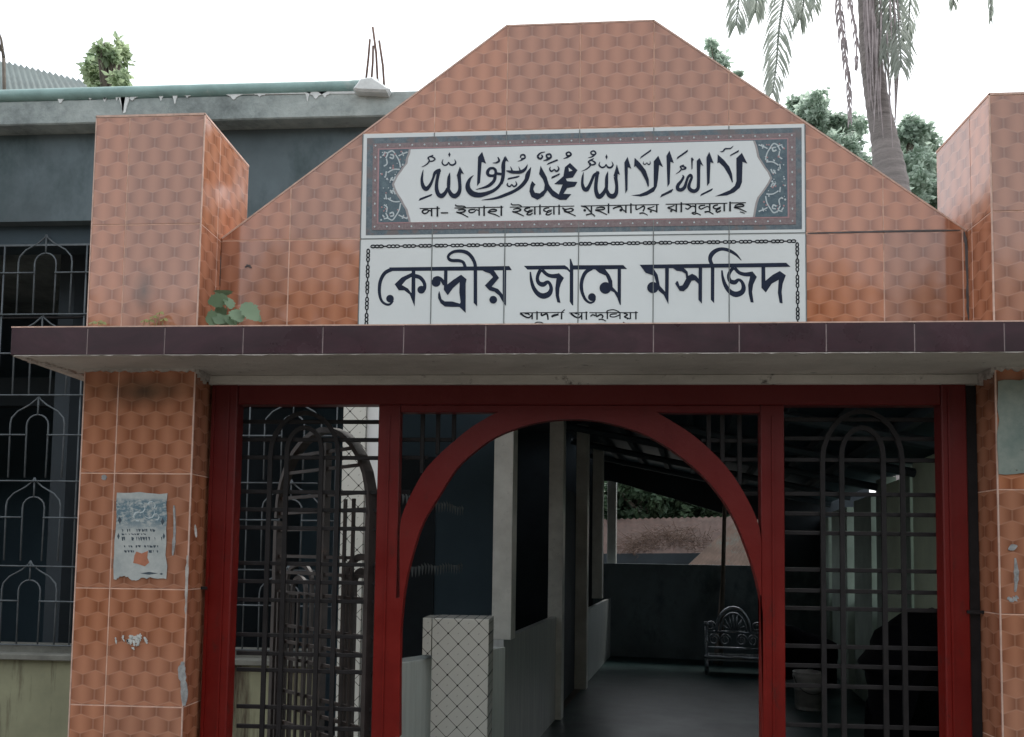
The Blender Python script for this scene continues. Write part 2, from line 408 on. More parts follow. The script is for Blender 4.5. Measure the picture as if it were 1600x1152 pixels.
blob_strip([(293, 868), (292, 905), (290, 960)], 1.8, 0, 'glue_streak', m_mortar, pl, .7)
blob_strip([(164, 742), (162, 750)], 4, 0, 'glue_scar', m_tape, pl)
blob_strip([(305, 820), (307, 840)], 1.5, 0, 'glue_scar', m_mortar, pl)
blob_strip([(1586, 872), (1588, 900), (1586, 925)], 3.5, 0, 'glue_scar', m_tape, pr)
blob_strip([(1574, 934), (1582, 938), (1590, 932)], 3.5, 0, 'glue_scar', m_tape, pr, .8)
blob_strip([(1580, 851), (1584, 860)], 5, 0, 'glue_scar', m_tape, pr, .6)
# posters
def poster(px, y, mat, name, label, jitter=1.9, parent=None):
    q = []
    for i in range(len(px)):
        a, b = px[i], px[(i+1) % len(px)]
        for t in range(7):
            f = t/7; q.append((a[0]+(b[0]-a[0])*f+random.uniform(-jitter, jitter)*(t > 0), a[1]+(b[1]-a[1])*f+random.uniform(-jitter, jitter)*(t > 0)))
    poly = [P(a, b, y) for a, b in q]
    e = MB().slab([(p.x, p.z) for p in poly], y-.0014, y-.0002).build(name, mat)
    return e
k = N('faded_poster'); nz = k.noise(18, 6, .7); s2 = k.noise(55, 6, .8, stretch=(1, 1, 1.6))
cc = k.ramp(nz, [(.35, (.33, .36, .36)), (.65, (.50, .52, .50))])
z = k.n('ShaderNodeSeparateXYZ'); k.L(k.coord('World'), z.inputs[0])
_p1, _p2 = P(220, 770, 0), P(220, 905, 0)
zz = k.math('DIVIDE', k.math('SUBTRACT', z.outputs[2], _p2.z), _p1.z-_p2.z)
topm = k.math('MULTIPLY', k.ramp(zz, [(.55, (0, 0, 0)), (.68, (1, 1, 1)), (.90, (1, 1, 1)), (.94, (0, 0, 0))]), k.ramp(s2, [(.42, (0, 0, 0)), (.54, (1, 1, 1))]))
cc = k.mix(k.math('MULTIPLY', topm, .85), cc, (.06, .14, .19))
m_poster = k.set(cc, .8)
po = poster([(183, 770), (262, 771), (260, 905), (226, 903), (206, 907), (196, 900), (178, 905)], -.0008, m_poster, 'poster', '')
tag(po, 'torn blue and white paper poster pasted on the left pillar', 'poster')
ink = MB()
for ly, hh, wd_, dens in ((829, 2.6, 60, .55), (835, 1.4, 50, .5), (842, 3.2, 62, .7), (854, 2.0, 58, .5), (862, 2.2, 56, .5), (871, 1.6, 50, .4)):
    xx = 190
    while xx < 190+wd_:
        l = random.uniform(1.5, 5)
        if random.random() < dens and not (208 < xx < 232 and ly > 857):
            q = [P(a, b, -.0024) for a, b in ((xx, ly-hh), (xx+l, ly-hh*random.uniform(.2, 1)), (xx+l*random.uniform(.5, 1), ly+hh), (xx+random.uniform(0, 1), ly+hh*random.uniform(-.2, 1)))]
            ink.slab([(p.x, p.z) for p in q], -.0025, -.0021)
        xx += l+random.uniform(.3, 1.5)
for a, b, c_, d_ in ((187, 813, 3, 6), (254, 815, 3, 6), (185, 838, 2, 5), (256, 838, 2, 5), (233, 896, 14, 2.2), (252, 897, 3, 1.5)):
    q = [P(x, y, -.0024) for x, y in ((a-c_, b), (a, b-d_), (a+c_, b), (a, b+d_))]
    ink.slab([(p.x, p.z) for p in q], -.0025, -.0021)
ink.build('printed_lines', simple('poster_ink', (.05, .07, .09), .8, .3, 60, bump=0), po)['kind'] = 'stuff'
hole = [P(a, b, -.003) for a, b in ((210, 868), (213, 862), (221, 865), (231, 861), (230, 872), (233, 879), (226, 885), (214, 881), (208, 880))]
MB().slab([(p.x, p.z) for p in hole], -.0028, -.0020).build('torn_patch', simple('torn_orange', (.42, .16, .09), .5, .2, 40), po)
arc = MB()
for cx, cy, r0, r1 in ((215, 806, 7, 3), (232, 800, 9, 2.5), (243, 807, 5, 2), (218, 793, 8, 2), (236, 789, 6, 2)):
    pts = [(cx+r0*math.cos(t*.7+cx), cy+r0*math.sin(t*.7+cx)) for t in range(6)]
    for i in range(5):
        q = [P(pts[i][0], pts[i][1], -.0024), P(pts[i+1][0], pts[i+1][1], -.0024), P(pts[i+1][0]+1.2, pts[i+1][1]+r1*.7, -.0024), P(pts[i][0]+1.2, pts[i][1]+r1*.7, -.0024)]
        arc.slab([(p.x, p.z) for p in q], -.0025, -.0021)
arc.build('printed_ornament', m_pale, po)
k = N('green_poster'); nz = k.noise(9, 6, .7); s2 = k.noise(26, 7, .75)
cc = k.ramp(nz, [(.35, (.16, .21, .19)), (.65, (.29, .32, .28))]); cc = k.mix(k.ramp(s2, [(.60, (0, 0, 0)), (.68, (1, 1, 1))]), cc, (.07, .055, .045)); k.bump(s2, .3, .004)
po2 = poster([(1559, 596), (1640, 590), (1644, 738), (1560, 741)], -.0008, k.set(cc, .85), 'poster', '')
tag(po2, 'faded green weathered poster high on the right pillar', 'poster')
# ------------------------------------------------------------------ canopy slab
ZL_ = ZSLB
YL = PZ(905, 585, ZSLB).y; ZLB = P(905, 600, YL).z
print('lintel', YL, ZLB)
SX1 = (XR+PW)+(XL-PW-SX0)
cs_ = empty('canopy_slab', ((SX0+SX1)/2, .1, ZSLB), 'concrete canopy slab faced with dark maroon tiles above the red gate', 'canopy')
MB().box(SX0+.004, SX1-.004, SLF+.006, PDp+.02, ZSLB, ZST-.003).build('slab_core', m_plaster, cs_)
nt_ = 0; x = SX0
while x < SX1-.02:
    x2 = min(x+SPITCH, SX1)
    MB().slab(rectp(x+.0013, x2-.0013, ZSLB+.002+random.uniform(0, .0012), ZST-random.uniform(0, .001)), SLF+random.uniform(0, .0008), SLF+.0075, c=.0008).build('tile', m_maroon, cs_)
    x = x2
MB().slab(rectp(SX0+.001, SX1-.001, ZSLB+.004, ZST-.004), SLF+.0022, SLF+.0085).build('grout', simple('pale_grout', (.42, .33, .33), .9, .2, 40), cs_)
for sx, a0, a1 in ((SX0, 0, .0075), (SX1, -.0075, 0)):
    for yy in (SLF+.009, SLF+.215):
        MB().slab(rectp(yy, min(yy+.202, PDp+.02), ZSLB+.002, ZST-.001), sx+a0 if a0 == 0 else sx+a1, sx+a1 if a0 == 0 else sx+a0, au=V((0, 1, 0)), an=V((1, 0, 0))).build('tile', m_maroon, cs_)
MB().box(SX0, SX1, SLF+.0005, SLF+.02, ZST-.0008, ZST+.0022).build('top_bead', m_edge, cs_)
MB().box(XL+.003, XR-.003, YL, YL+.10, ZLB, ZSLB-.0005, .002).build('lintel', m_plaster, cs_)
# ragged mortar lips
def ragged(x0, x1, y, z, hgt, dep, n, name, mat, parent):
    mb = MB(); xs = [x0+(x1-x0)*i/n for i in range(n+1)]
    hs_ = [hgt*random.uniform(.2, 1) for _ in xs]
    for i in range(n):
        vs = [(xs[i], y, z), (xs[i+1], y, z), (xs[i+1], y, z-hs_[i+1]), (xs[i], y, z-hs_[i]), (xs[i], y+dep, z), (xs[i+1], y+dep, z), (xs[i+1], y+dep, z-hs_[i+1]), (xs[i], y+dep, z-hs_[i])]
        mb.add(vs, [(0, 3, 2, 1), (4, 5, 6, 7), (3, 7, 6, 2), (0, 4, 7, 3), (1, 2, 6, 5)])
    return mb.build(name, mat, parent, recalc=False)
ragged(SX0+.01, SX1-.01, SLF+.0015, ZSLB+.0025, .0035, .01, 160, 'mortar_lip', m_mortar, cs_)
ragged(XL-PW, XL, -.006, ZSLB+.0, .010, .02, 40, 'mortar_lip', m_mortar, cs_)
ragged(XR, XR+PW, -.006, ZSLB+.0, .012, .02, 40, 'mortar_lip', m_mortar, cs_)
for xa, sgn in ((XL, 1), (XR, -1)):
    mb = MB()
    for i in range(16):
        t = i/15; yy = .0+t*YL; h = random.uniform(.006, .022)*(1+.8*t)
        mb.slab([(yy, ZSLB+.001), (yy+YL/15+.002, ZSLB+.001), (yy+YL/15, ZSLB-h*random.uniform(.5, 1)), (yy+.001, ZSLB-h)], xa, xa+sgn*.008, au=V((0, 1, 0)), an=V((1, 0, 0)))
    mb.build('mortar_lip', m_mortar, cs_)
mb = MB(); random.seed(3)
for i in range(26):        # crumbled plaster along the left underside edge
    a = V((SX0+.01+random.uniform(0, .02)+i*.001, SLF+.02+i*.009, ZSLB-.002)); s_ = random.uniform(.004, .010)
    mb.box(a.x, a.x+s_*2.2, a.y, a.y+s_*1.6, ZSLB-s_*.6, ZSLB+.001, .001)
mb.build('crumbled_plaster', m_mortar, cs_)['kind'] = 'stuff'
# ------------------------------------------------------------------ gable wall over the gate
D1 = .1277; ZB = .6879+GZ; U0 = -.5967; TU, TV = .202, .302
gp = [P(345.5, 372, D1), P(791.5, 39.5, D1), P(1021.5, 31.2, D1), P(1513, 359.5, D1)]
conv = [(XL+.001, ZST+.001), (XR-.001, ZST+.001), (XR-.001, gp[3].z), (gp[2].x, gp[2].z), (gp[1].x, gp[1].z), (XL+.001, gp[0].z)]
gw = empty('gable_wall', (0, D1+.06, ZST), 'stepped gable wall of orange hexagon tiles rising behind the canopy', 'wall')
def shrink(poly, d):
    n = len(poly); q = []
    for i in range(n):
        p0, p1, p2 = V(poly[i-1]), V(poly[i]), V(poly[(i+1) % n]); a = (p1-p0).normalized(); b = (p2-p1).normalized()
        na, nb = V((-a.y, a.x)), V((-b.y, b.x)); k_ = na+nb; k_ = k_/max(k_.dot(na), .25); q.append(tuple(p1+k_*d))
    return q
core = shrink(conv, .002)
MB().slab(core, D1+.0011, D1+.12).build('core', m_grout, gw)
sg1 = empty('calligraphy_sign', (U0+3*TU, D1, ZB), 'upper white tile sign of Arabic calligraphy in a dark patterned border', 'sign')
sg2 = empty('name_sign', (U0+3*TU, D1, ZST), 'lower white tile sign with large navy Bengali letters and chain border', 'sign')
for i in range(-2, 9):
    for j in range(-2, 3):
        u0_, u1_ = U0+i*TU, U0+(i+1)*TU; z0_, z1_ = ZB+j*TV, ZB+(j+1)*TV
        if j == 2: z1_ += .2
        sign = 0 <= i < 6 and j in (0, -1, -2)
        g = G*(.75 if sign else 1)
        q = clip(rectp(u0_+g, u1_-g, z0_+g, z1_-g if j < 1 else z1_+.1), conv)
        if j == 2: continue
        if not q: continue
        ar = abs(sum(q[a][0]*q[(a+1) % len(q)][1]-q[(a+1) % len(q)][0]*q[a][1] for a in range(len(q))))/2
        if ar < 2e-5: continue
        m_, par = (m_white, sg1 if j == 0 else sg2) if sign else (m_tile, gw)
        o = MB(); o.slab(q, D1+random.uniform(0, .0006) if not sign else D1, D1+TT, c=.0006 if ar > 4e-4 else 0)
        o.uv = [(a-U0, b-ZB) for a, b in o.uv]; o.build('tile', m_, par)
# light raw edge on the slopes, and the wall's back face
for a, b in ((5, 4), (4, 3), (3, 2)):
    p, q = V(conv[a]), V(conv[b]); d = (q-p).normalized(); n = V((-d.y, d.x))
    MB().slab([tuple(p-n*.0035), tuple(q-n*.0035), tuple(q+n*.0008), tuple(p+n*.0008)], D1-.0008, D1+.118).build('edge_bead', m_edge, gw)
for i in range(0, 7):                      # joints of the signs run over the print
    x_ = U0+i*TU
    for (za, zb_, par) in ((ZB+.003, ZB+TV-.003, sg1), (ZST+.002, ZB-.003, sg2)):
        MB().slab(rectp(x_-.0009, x_+.0009, za, zb_), D1-.0012, D1+.001).build('joint', simple('joint_grey', (.20, .22, .22), .9, .2, 50) if i == 0 else bpy.data.materials['joint_grey'], par)
MB().slab(rectp(U0, U0+6*TU, ZB-.0012, ZB+.0012), D1-.0012, D1+.001).build('joint', bpy.data.materials['joint_grey'], sg1)
# dark sealant on the right joint of the wall
blob_strip([(1262, 365), (1380, 362), (1500, 360)], 1.3, D1, 'sealant', m_grout_dark, gw, .2)
blob_strip([(1506, 362), (1511, 400), (1513, 470), (1514, 500)], 3, D1, 'sealant', m_grout_dark, gw, .3)
blob_strip([(343, 372), (343, 420), (340, 470)], 1.6, D1, 'sealant', m_grout_dark, gw, .3)
blob_strip([(383, 418), (388, 415), (393, 419)], 1.8, D1, 'sealant', m_grout_dark, gw, .6)
# ------------------------------------------------------------------ lettering
LAY = [0]
class Ink:
    def __init__(s, ox, oy, sc_): s.o = (ox, oy, sc_); s.mb = MB()
    def pt(s, x, y): p = P(s.o[0]+x/s.o[2], s.o[1]+y/s.o[2], D1); return (p.x, p.z)
    def _put(s, poly):
        LAY[0] = (LAY[0]+1) % 14; h = .0003+LAY[0]*.00006+s.base
        tri = tessellate_polygon([[V((a, b, 0)) for a, b in poly]])
        s.mb.add([(a, D1-h, b) for a, b in poly], [tuple(t) for t in tri])
    base = 0
    def Pn(s, *p): s._put([s.pt(a, b) for a, b in p]); return s
    def S(s, *p, n=6, k=1):
        q = cr(p, n) if len(p) > 2 else [tuple(a) for a in p]; L_, R_ = [], []
        for i, (a, b, w_) in enumerate(q):
            j = min(i+1, len(q)-1); h = max(i-1, 0); dx, dy = q[j][0]-q[h][0], q[j][1]-q[h][1]; l = math.hypot(dx, dy) or 1
            w_ = max(w_, 2)*.5*k; L_.append((a-dy/l*w_, b+dx/l*w_)); R_.append((a+dy/l*w_, b-dx/l*w_))
        # as quads so that tight curls never self-intersect
        LAY[0] = (LAY[0]+1) % 14; h = .0003+LAY[0]*.00006+s.base
        vs = [s.pt(*c) for pr_ in zip(L_, R_) for c in pr_]
        s.mb.add([(a, D1-h, b) for a, b in vs], [(2*i, 2*i+1, 2*i+3, 2*i+2) for i in range(len(q)-1)]); return s
    def D(s, x, y, r): return s.Pn(*[(x+r*math.cos(t*.3927), y+r*math.sin(t*.3927)) for t in range(16)])
I1 = Ink(580, 380, 6.957)
I1.Pn((195, 265), (1500, 250), (1530, 295), (1400, 297), (220, 305))
I1.S((225, 285, 42), (150, 325, 40), (105, 400, 38), (90, 480, 36), (92, 560, 32), (115, 630, 28), (160, 665, 26), (205, 665, 24), (238, 625, 20)).D(205, 605, 42)
I1.Pn((440, 300), (480, 300), (480, 560), (472, 690), (420, 560), (360, 515), (300, 515), (255, 448), (330, 375), (440, 325))
I1.base = .0009; hole1 = MB()
I1.base = 0
I1.S((470, 357, 46), (530, 375, 42), (575, 430, 38), (582, 490, 34), (562, 530, 26)).D(545, 508, 43)
I1.D(705, 427, 50).S((672, 385, 14), (720, 372, 26), (760, 395, 34), (800, 450, 44))
I1.Pn((793, 295), (830, 295), (828, 450), (900, 395), (978, 345), (1037, 395), (1027, 440), (1027, 760), (960, 695), (880, 695), (800, 690), (755, 655), (728, 600), (727, 560), (740, 520), (752, 560), (765, 610), (800, 635), (880, 635), (965, 660), (972, 640), (958, 540), (962, 425), (890, 490), (832, 568), (790, 510))
I1.Pn((1114, 280), (1152, 280), (1152, 688), (1114, 650))
I1.S((1133, 275, 38), (1125, 215, 36), (1090, 150, 38), (1040, 105, 40), (970, 88, 36), (900, 95, 32), (850, 125, 30), (838, 160, 30), (870, 188, 34), (950, 192, 34), (1000, 210, 32), (1022, 262, 34))
I1.Pn((1200, 292), (1330, 292), (1390, 380), (1310, 475), (1380, 500), (1430, 560), (1430, 290), (1468, 290), (1465, 685), (1430, 640), (1390, 570), (1340, 530), (1285, 515), (1235, 462), (1325, 370), (1290, 330), (1240, 315)).D(1327, 617, 42)
I2 = Ink(810, 380, 8.421)
I2.Pn((70, 300), (610, 293), (650, 320), (680, 362), (680, 392), (640, 352), (600, 345), (120, 350))
I2.Pn((676, 205), (692, 212), (722, 295), (722, 820), (708, 820), (675, 770))
I2.Pn((716, 293), (1380, 290), (1430, 342), (718, 350))
I2.S((157, 380, 18), (168, 480, 36), (200, 590, 50), (260, 670, 62), (330, 697, 75), (400, 670, 70), (430, 610, 50), (420, 550, 42), (385, 512, 42), (330, 545, 62), (275, 530, 55), (250, 480, 45), (258, 420, 45), (295, 345, 50))
I2.S((310, 350, 46), (370, 410, 45), (440, 435, 52), (535, 432, 66))
I2.Pn((530, 393), (600, 460), (560, 530), (540, 600), (535, 690), (555, 790), (512, 780), (490, 690), (485, 600), (500, 470))
I2.S((970, 332, 46), (890, 380, 48), (845, 460, 46), (828, 560, 45), (840, 650, 42), (880, 740, 35), (940, 785, 28), (990, 770, 24), (1012, 730, 20)).D(968, 712, 52)
I2.Pn((1005, 343), (1140, 343), (1200, 420), (1235, 500), (1240, 580), (1305, 650), (1305, 338), (1350, 338), (1348, 815), (1335, 815), (1300, 720), (1260, 650), (1200, 620), (1180, 500), (1150, 430), (1060, 390)).D(1145, 592, 78)
I3 = Ink(990, 375, 6.4)
I3.Pn((62, 250), (1525, 230), (1568, 270), (1380, 273), (100, 287))
I3.Pn((62, 252), (190, 275), (240, 350), (262, 460), (315, 520), (315, 272), (353, 272), (348, 645), (300, 550), (250, 510), (225, 430), (205, 360), (120, 330)).D(192, 478, 57)
I3.Pn((390, 280), (500, 280), (540, 320), (545, 360), (585, 340), (625, 360), (650, 390), (650, 272), (685, 272), (683, 640), (648, 600), (648, 440), (610, 405), (580, 410), (540, 480), (500, 515), (460, 510), (415, 440), (432, 410), (445, 420), (460, 462), (490, 455), (525, 390), (520, 340), (480, 315), (430, 310))
I3.S((787, 255, 36), (765, 200, 38), (777, 150, 45), (820, 110, 42), (880, 92, 34), (950, 105, 34), (1020, 145, 26), (1078, 205, 6)).Pn((772, 265), (808, 265), (806, 635), (772, 600))
I3.S((883, 305, 16), (890, 370, 26), (915, 450, 38), (960, 515, 46), (1020, 545, 56), (1080, 525, 52), (1100, 480, 44), (1085, 425, 32), (1050, 400, 30), (1010, 425, 46), (965, 410, 40), (950, 360, 34), (970, 310, 34), (1005, 275, 34))
I3.S((1010, 278, 34), (1050, 325, 34), (1110, 345, 38), (1182, 342, 50)).Pn((1185, 313), (1232, 370), (1195, 450), (1185, 520), (1200, 628), (1170, 625), (1150, 540), (1145, 450), (1165, 365))
I3.Pn((1278, 265), (1315, 265), (1318, 410), (1390, 350), (1462, 312), (1522, 355), (1490, 440), (1480, 520), (1490, 635), (1460, 630), (1442, 530), (1450, 400), (1380, 440), (1322, 527), (1278, 480))
for I in (I1, I2, I3): I.mb.build('lettering', m_navy, sg2, recalc=False)
Ik = Ink(580, 380, 6.957); Ik.base = .001; Ik.Pn((438, 545), (400, 495), (335, 458), (380, 405), (440, 372)); Ik.mb.build('letter_counter', m_white, sg2, recalc=False)
I4 = Ink(800, 475, 7.62)
for a in (((95, 108, 10), (620, 102, 10)), ((680, 108, 10), (900, 104, 10)), ((920, 106, 10), (1500, 104, 10)),
          ((100, 112, 26), (150, 150, 20), (200, 165, 18), (235, 135, 14)), ((150, 115, 14), (190, 118, 18), (210, 135, 14)), ((240, 105, 18), (240, 185, 18)), ((298, 90, 18), (298, 190, 18)),
          ((350, 110, 18), (355, 140, 20), (415, 120, 22), (430, 190, 18)), ((470, 155, 24), (500, 138, 28), (548, 128, 22)), ((548, 105, 10), (548, 140, 14)), ((592, 100, 18), (590, 185, 18)), ((590, 102, 10), (628, 68, 14)),
          ((700, 112, 26), (745, 150, 20), (795, 165, 18), (828, 135, 14)), ((745, 115, 14), (785, 118, 18), (800, 135, 14)), ((830, 100, 16), (830, 188, 18)), ((885, 92, 16), (885, 190, 18)),
          ((935, 150, 16), (960, 130, 16), (992, 142, 16)), ((1000, 110, 14), (1008, 150, 18), (1055, 128, 20), (1082, 148, 18), (1070, 172, 14)), ((1030, 188, 16), (1075, 185, 14), (1120, 208, 10)),
          ((1135, 95, 16), (1135, 182, 16)), ((1125, 100, 10), (1140, 82, 12), (1200, 70, 12), (1250, 84, 12), (1288, 108, 14)), ((1250, 120, 12), (1180, 126, 16), (1170, 150, 14), (1220, 156, 14), (1280, 132, 14)), ((1286, 105, 16), (1286, 182, 16)),
          ((1330, 110, 18), (1375, 130, 16), (1340, 155, 18), (1405, 180, 14)), ((1410, 105, 16), (1410, 182, 16)), ((1475, 90, 16), (1475, 185, 18)),
          ((255, 252, 14), (290, 222, 12), (350, 222, 12), (390, 252, 14)), ((208, 236, 12), (214, 254, 12)), ((418, 238, 10), (422, 256, 10)), ((1320, 220, 16), (1370, 240, 12), (1440, 252, 12))): I4.S(*a)
I4.D(1375, 178, 9); I4.mb.build('lettering', m_black, sg2, recalc=False)
# chain border
ch = Ink(0, 0, 1)
def chain(p, q, nper):
    n = int(math.hypot(q[0]-p[0], q[1]-p[1])/6.2); dx, dy = (q[0]-p[0])/n, (q[1]-p[1])/n; l = math.hypot(dx, dy); ux, uy = dx/l, dy/l
    for i in range(n):
        cx, cy = p[0]+dx*(i+.5), p[1]+dy*(i+.5)
        if i % 4 == 3: ch.S((cx-ux*3.6, cy-uy*3.6, 3), (cx, cy, 1.8), (cx+ux*3.6, cy+uy*3.6, 3))
        else:
            R = [(cx+ux*3.6*math.cos(t)-uy*2.1*math.sin(t), cy+uy*3.6*math.cos(t)+ux*2.1*math.sin(t), 1.25) for t in [k_*math.pi/5 for k_ in range(11)]]
            ch.S(*R, n=1)
chain((580, 385.5), (1243, 377), 4); chain((575.5, 390), (572.5, 509), 4); chain((1245.5, 380), (1246.5, 506), 4)
ch.mb.build('chain_border', m_black, sg2, recalc=False)
# upper sign print
B0 = Ink(0, 0, 1); B0.base = -.0002
B0.Pn((573.5, 216), (1252.5, 199.5), (1253, 358.5), (571.5, 368)); B0.mb.build('border_band', m_slate, sg1, recalc=False)
for i in range(0): pass
LAY[0] = 0
B1 = Ink(0, 0, 1); B1.base = .0008
B1.Pn((583, 225), (1243, 208), (1243.5, 351), (581, 360)); B1.mb.build('border_inner_band', m_redband, sg1, recalc=False)
B1 = Ink(0, 0, 1); B1.base = .0010
B1.Pn((590.5, 232.5), (1231.5, 216), (1233, 341), (589, 350)); B1.mb.build('border_line', m_pink, sg1, recalc=False)
B1 = Ink(0, 0, 1); B1.base = .0012
B1.Pn((593, 234.5), (1229.5, 218), (1230.5, 339), (591.5, 348)); B1.mb.build('end_ornament', m_teal, sg1, recalc=False)
LAY[0] = 0
scal = [(642, 234), (641, 241), (638, 248), (637, 256), (632, 262), (628, 268), (622, 276), (618.5, 283), (616, 288.5), (618.5, 296), (622, 303), (628, 312), (632, 320), (637, 328), (639, 336), (641, 342), (642, 348)]
scr = [(1176, 220.5), (1179, 228), (1181, 236), (1183, 246), (1188, 254), (1193, 262), (1199, 270), (1203, 279), (1199, 287), (1193, 296), (1188, 303), (1183, 309), (1180, 318), (1178, 328), (1176, 340)]
B2 = Ink(0, 0, 1); B2.base = .0014
B2.Pn(*([(a-3.5 if 0 < i < 16 else a-3, b) for i, (a, b) in enumerate(scal)]+[(a+3.5, b) for a, b in scr[::-1]])); B2.mb.build('scallop_edge', m_taupe, sg1, recalc=False)
B2 = Ink(0, 0, 1); B2.base = .0016
B2.Pn(*([(a, b) for a, b in scal]+[(a, b) for a, b in scr[::-1]])); B2.mb.build('sign_field', m_white, sg1, recalc=False)
sw = Ink(0, 0, 1); sw.base = .0016
for X, sg, Y0, Yc in ((0, 1, 0, 290.5), (0, -1, 0, 279)):
    bx = 591 if sg == 1 else 1231
    def T(dx, dy): return (bx+sg*dx, Yc+dy)
    for m in (1, -1):
        for st in ([(15, 20, 1.3), (24, 25, 1.6), (34, 25, 1.6)], [(12, 43, 1.2), (15, 50, 2), (9, 52, 1.6)], [(13, 42, 1), (14, 34, 2), (9, 30, 1.4)], [(14, 50, 1.4), (22, 54, 1.2), (28, 47, 1.3), (33, 38, 1.2), (35, 28, 1.2)],
                   [(18, 44, 2.4), (23, 42, 2.4), (24, 47, 2.2), (19, 48, 2)], [(32, 46, 1.2), (38, 49, 2), (46, 52, 1.2)], [(38, 52, 2), (40, 46, 1.4)], [(20, 12, 2), (23, 8, 2.4), (26, 11, 1.6)], [(19, 7, 1.2), (23, 13, 1.6)], [(7, 46, 1.6), (10, 50, 1.8)], [(13, 22, 1), (12, 14, 1)], [(24, 8, 1), (27, 14, 1.2)]):
            sw.S(*[(*T(a, -m*b), w_) for a, b, w_ in st])
rnd_ = random.Random(21); fp_ = Ink(0, 0, 1); fp_.base = .0016; fq_ = Ink(0, 0, 1); fq_.base = .0016
for bx, sg, Yc in ((591, 1, 290.5), (1231, -1, 279)):
    for i in range(60):
        dx, dy = rnd_.uniform(3, 46), rnd_.uniform(-54, 54)
        if dx > 27+abs(dy)*.38: continue
        r_ = rnd_.uniform(.5, 1.7); (fp_ if i % 2 else fq_).D(bx+sg*dx, Yc+dy, r_)
fp_.mb.build('flower_print', m_pink, sg1, recalc=False)['kind'] = 'stuff'; fq_.mb.build('flower_print', m_pale, sg1, recalc=False)['kind'] = 'stuff'
sw.mb.build('scroll_ornament', m_pale, sg1, recalc=False)['kind'] = 'stuff'
dt = Ink(0, 0, 1); dt.base = .0014
n = 34
for i in range(n+1):
    t = i/n
    for (a, b) in (((587, 228.5), (1237, 212)), ((585.5, 355), (1238, 346))):
        x_, y_ = a[0]+(b[0]-a[0])*t, a[1]+(b[1]-a[1])*t; dt.Pn((x_-1.6, y_), (x_, y_-1.8), (x_+1.6, y_), (x_, y_+1.5))
for i in range(1, 7):
    for (a, b) in (((587, 228.5), (585.5, 355)), ((1237, 212), (1238, 346))):
        t = i/7; x_, y_ = a[0]+(b[0]-a[0])*t, a[1]+(b[1]-a[1])*t; dt.Pn((x_-1.4, y_), (x_, y_-2.2), (x_+1.4, y_), (x_, y_+2.2))
dt.mb.build('border_dots', m_pale, sg1, recalc=False)['kind'] = 'stuff'
A = Ink(650, 230, 12.31); A.base = .0022
A.S((115, 390, 10), (180, 360, 20), (240, 310, 28), (258, 260, 28), (235, 215, 26), (290, 185, 26), (335, 165, 16)).S((290, 190, 22), (340, 210, 26), (368, 240, 28), (335, 272, 24), (290, 282, 24), (250, 275, 20))
A.S((145, 440, 6), (125, 540, 36), (115, 650, 52), (140, 760, 72), (195, 812, 84), (250, 770, 66), (300, 690, 52), (335, 600, 44), (365, 510, 60), (420, 470, 70), (478, 450, 60))
A.S((440, 445, 84), (425, 560, 62), (400, 700, 62), (402, 830, 74), (440, 925, 82), (500, 945, 88), (565, 890, 66), (610, 800, 50)).S((655, 500, 6), (637, 590, 56), (630, 720, 66), (628, 850, 50))
A.S((628, 820, 56), (680, 920, 80), (750, 950, 88), (815, 905, 80), (845, 820, 66), (842, 680, 62), (828, 560, 74)).Pn((845, 385), (925, 530), (870, 510), (862, 600), (785, 560))
A.Pn((50, 1040), (80, 990), (300, 910), (320, 915), (290, 950), (80, 1035)).Pn((645, 105), (668, 150), (645, 205), (622, 150))
A.S((525, 240, 8), (505, 310, 26), (545, 355, 28), (600, 345, 30), (632, 295, 18)).S((632, 295, 18), (660, 345, 30), (720, 350, 34), (765, 310, 30), (745, 245, 8))
A.Pn((1275, 100), (1350, 330), (1290, 300), (1265, 300), (1235, 690), (1175, 760), (1195, 200))
A.S((1490, 412, 46), (1420, 425, 54), (1378, 490, 62), (1400, 548, 58), (1470, 560, 50), (1530, 530, 50), (1528, 450, 54), (1480, 410, 46)).S((1525, 530, 60), (1510, 640, 60), (1430, 730, 62), (1330, 780, 44), (1150, 825, 6))
A.S((1110, 550, 6), (1040, 620, 46), (1000, 720, 80), (1010, 820, 100), (1090, 905, 108), (1220, 930, 96), (1360, 900, 74), (1500, 840, 60), (1600, 755, 54), (1665, 640, 58))
B = Ink(720, 230, 8.421); B.base = .0022
B.S((582, 130, 8), (562, 230, 50), (560, 340, 48), (552, 420, 46), (530, 490, 42)).Pn((590, 120), (632, 205), (600, 182), (580, 215)).S((465, 352, 34), (550, 365, 34)).S((420, 215, 6), (470, 212, 20), (505, 185, 28), (488, 138, 14))
B.S((600, 318, 12), (660, 332, 38), (730, 338, 40), (790, 332, 42), (845, 300, 36), (880, 235, 6)).S((655, 262, 6), (678, 325, 26)).S((762, 262, 6), (785, 325, 26))
B.S((925, 270, 6), (885, 360, 58), (860, 440, 52), (800, 515, 48), (720, 575, 42), (600, 630, 42), (450, 680, 30), (275, 703, 6))
B.S((785, 148, 16), (795, 112, 20), (835, 110, 24), (845, 145, 22), (812, 165, 26), (790, 182, 16), (750, 192, 6)).S((795, 155, 18), (830, 158, 18))
B.Pn((615, 433), (625, 412), (770, 380), (775, 390), (750, 408), (625, 435)).S((620, 475, 8), (612, 505, 20), (645, 525, 20), (672, 495, 14)).S((672, 495, 14), (700, 525, 22), (735, 500, 22), (722, 455, 8))
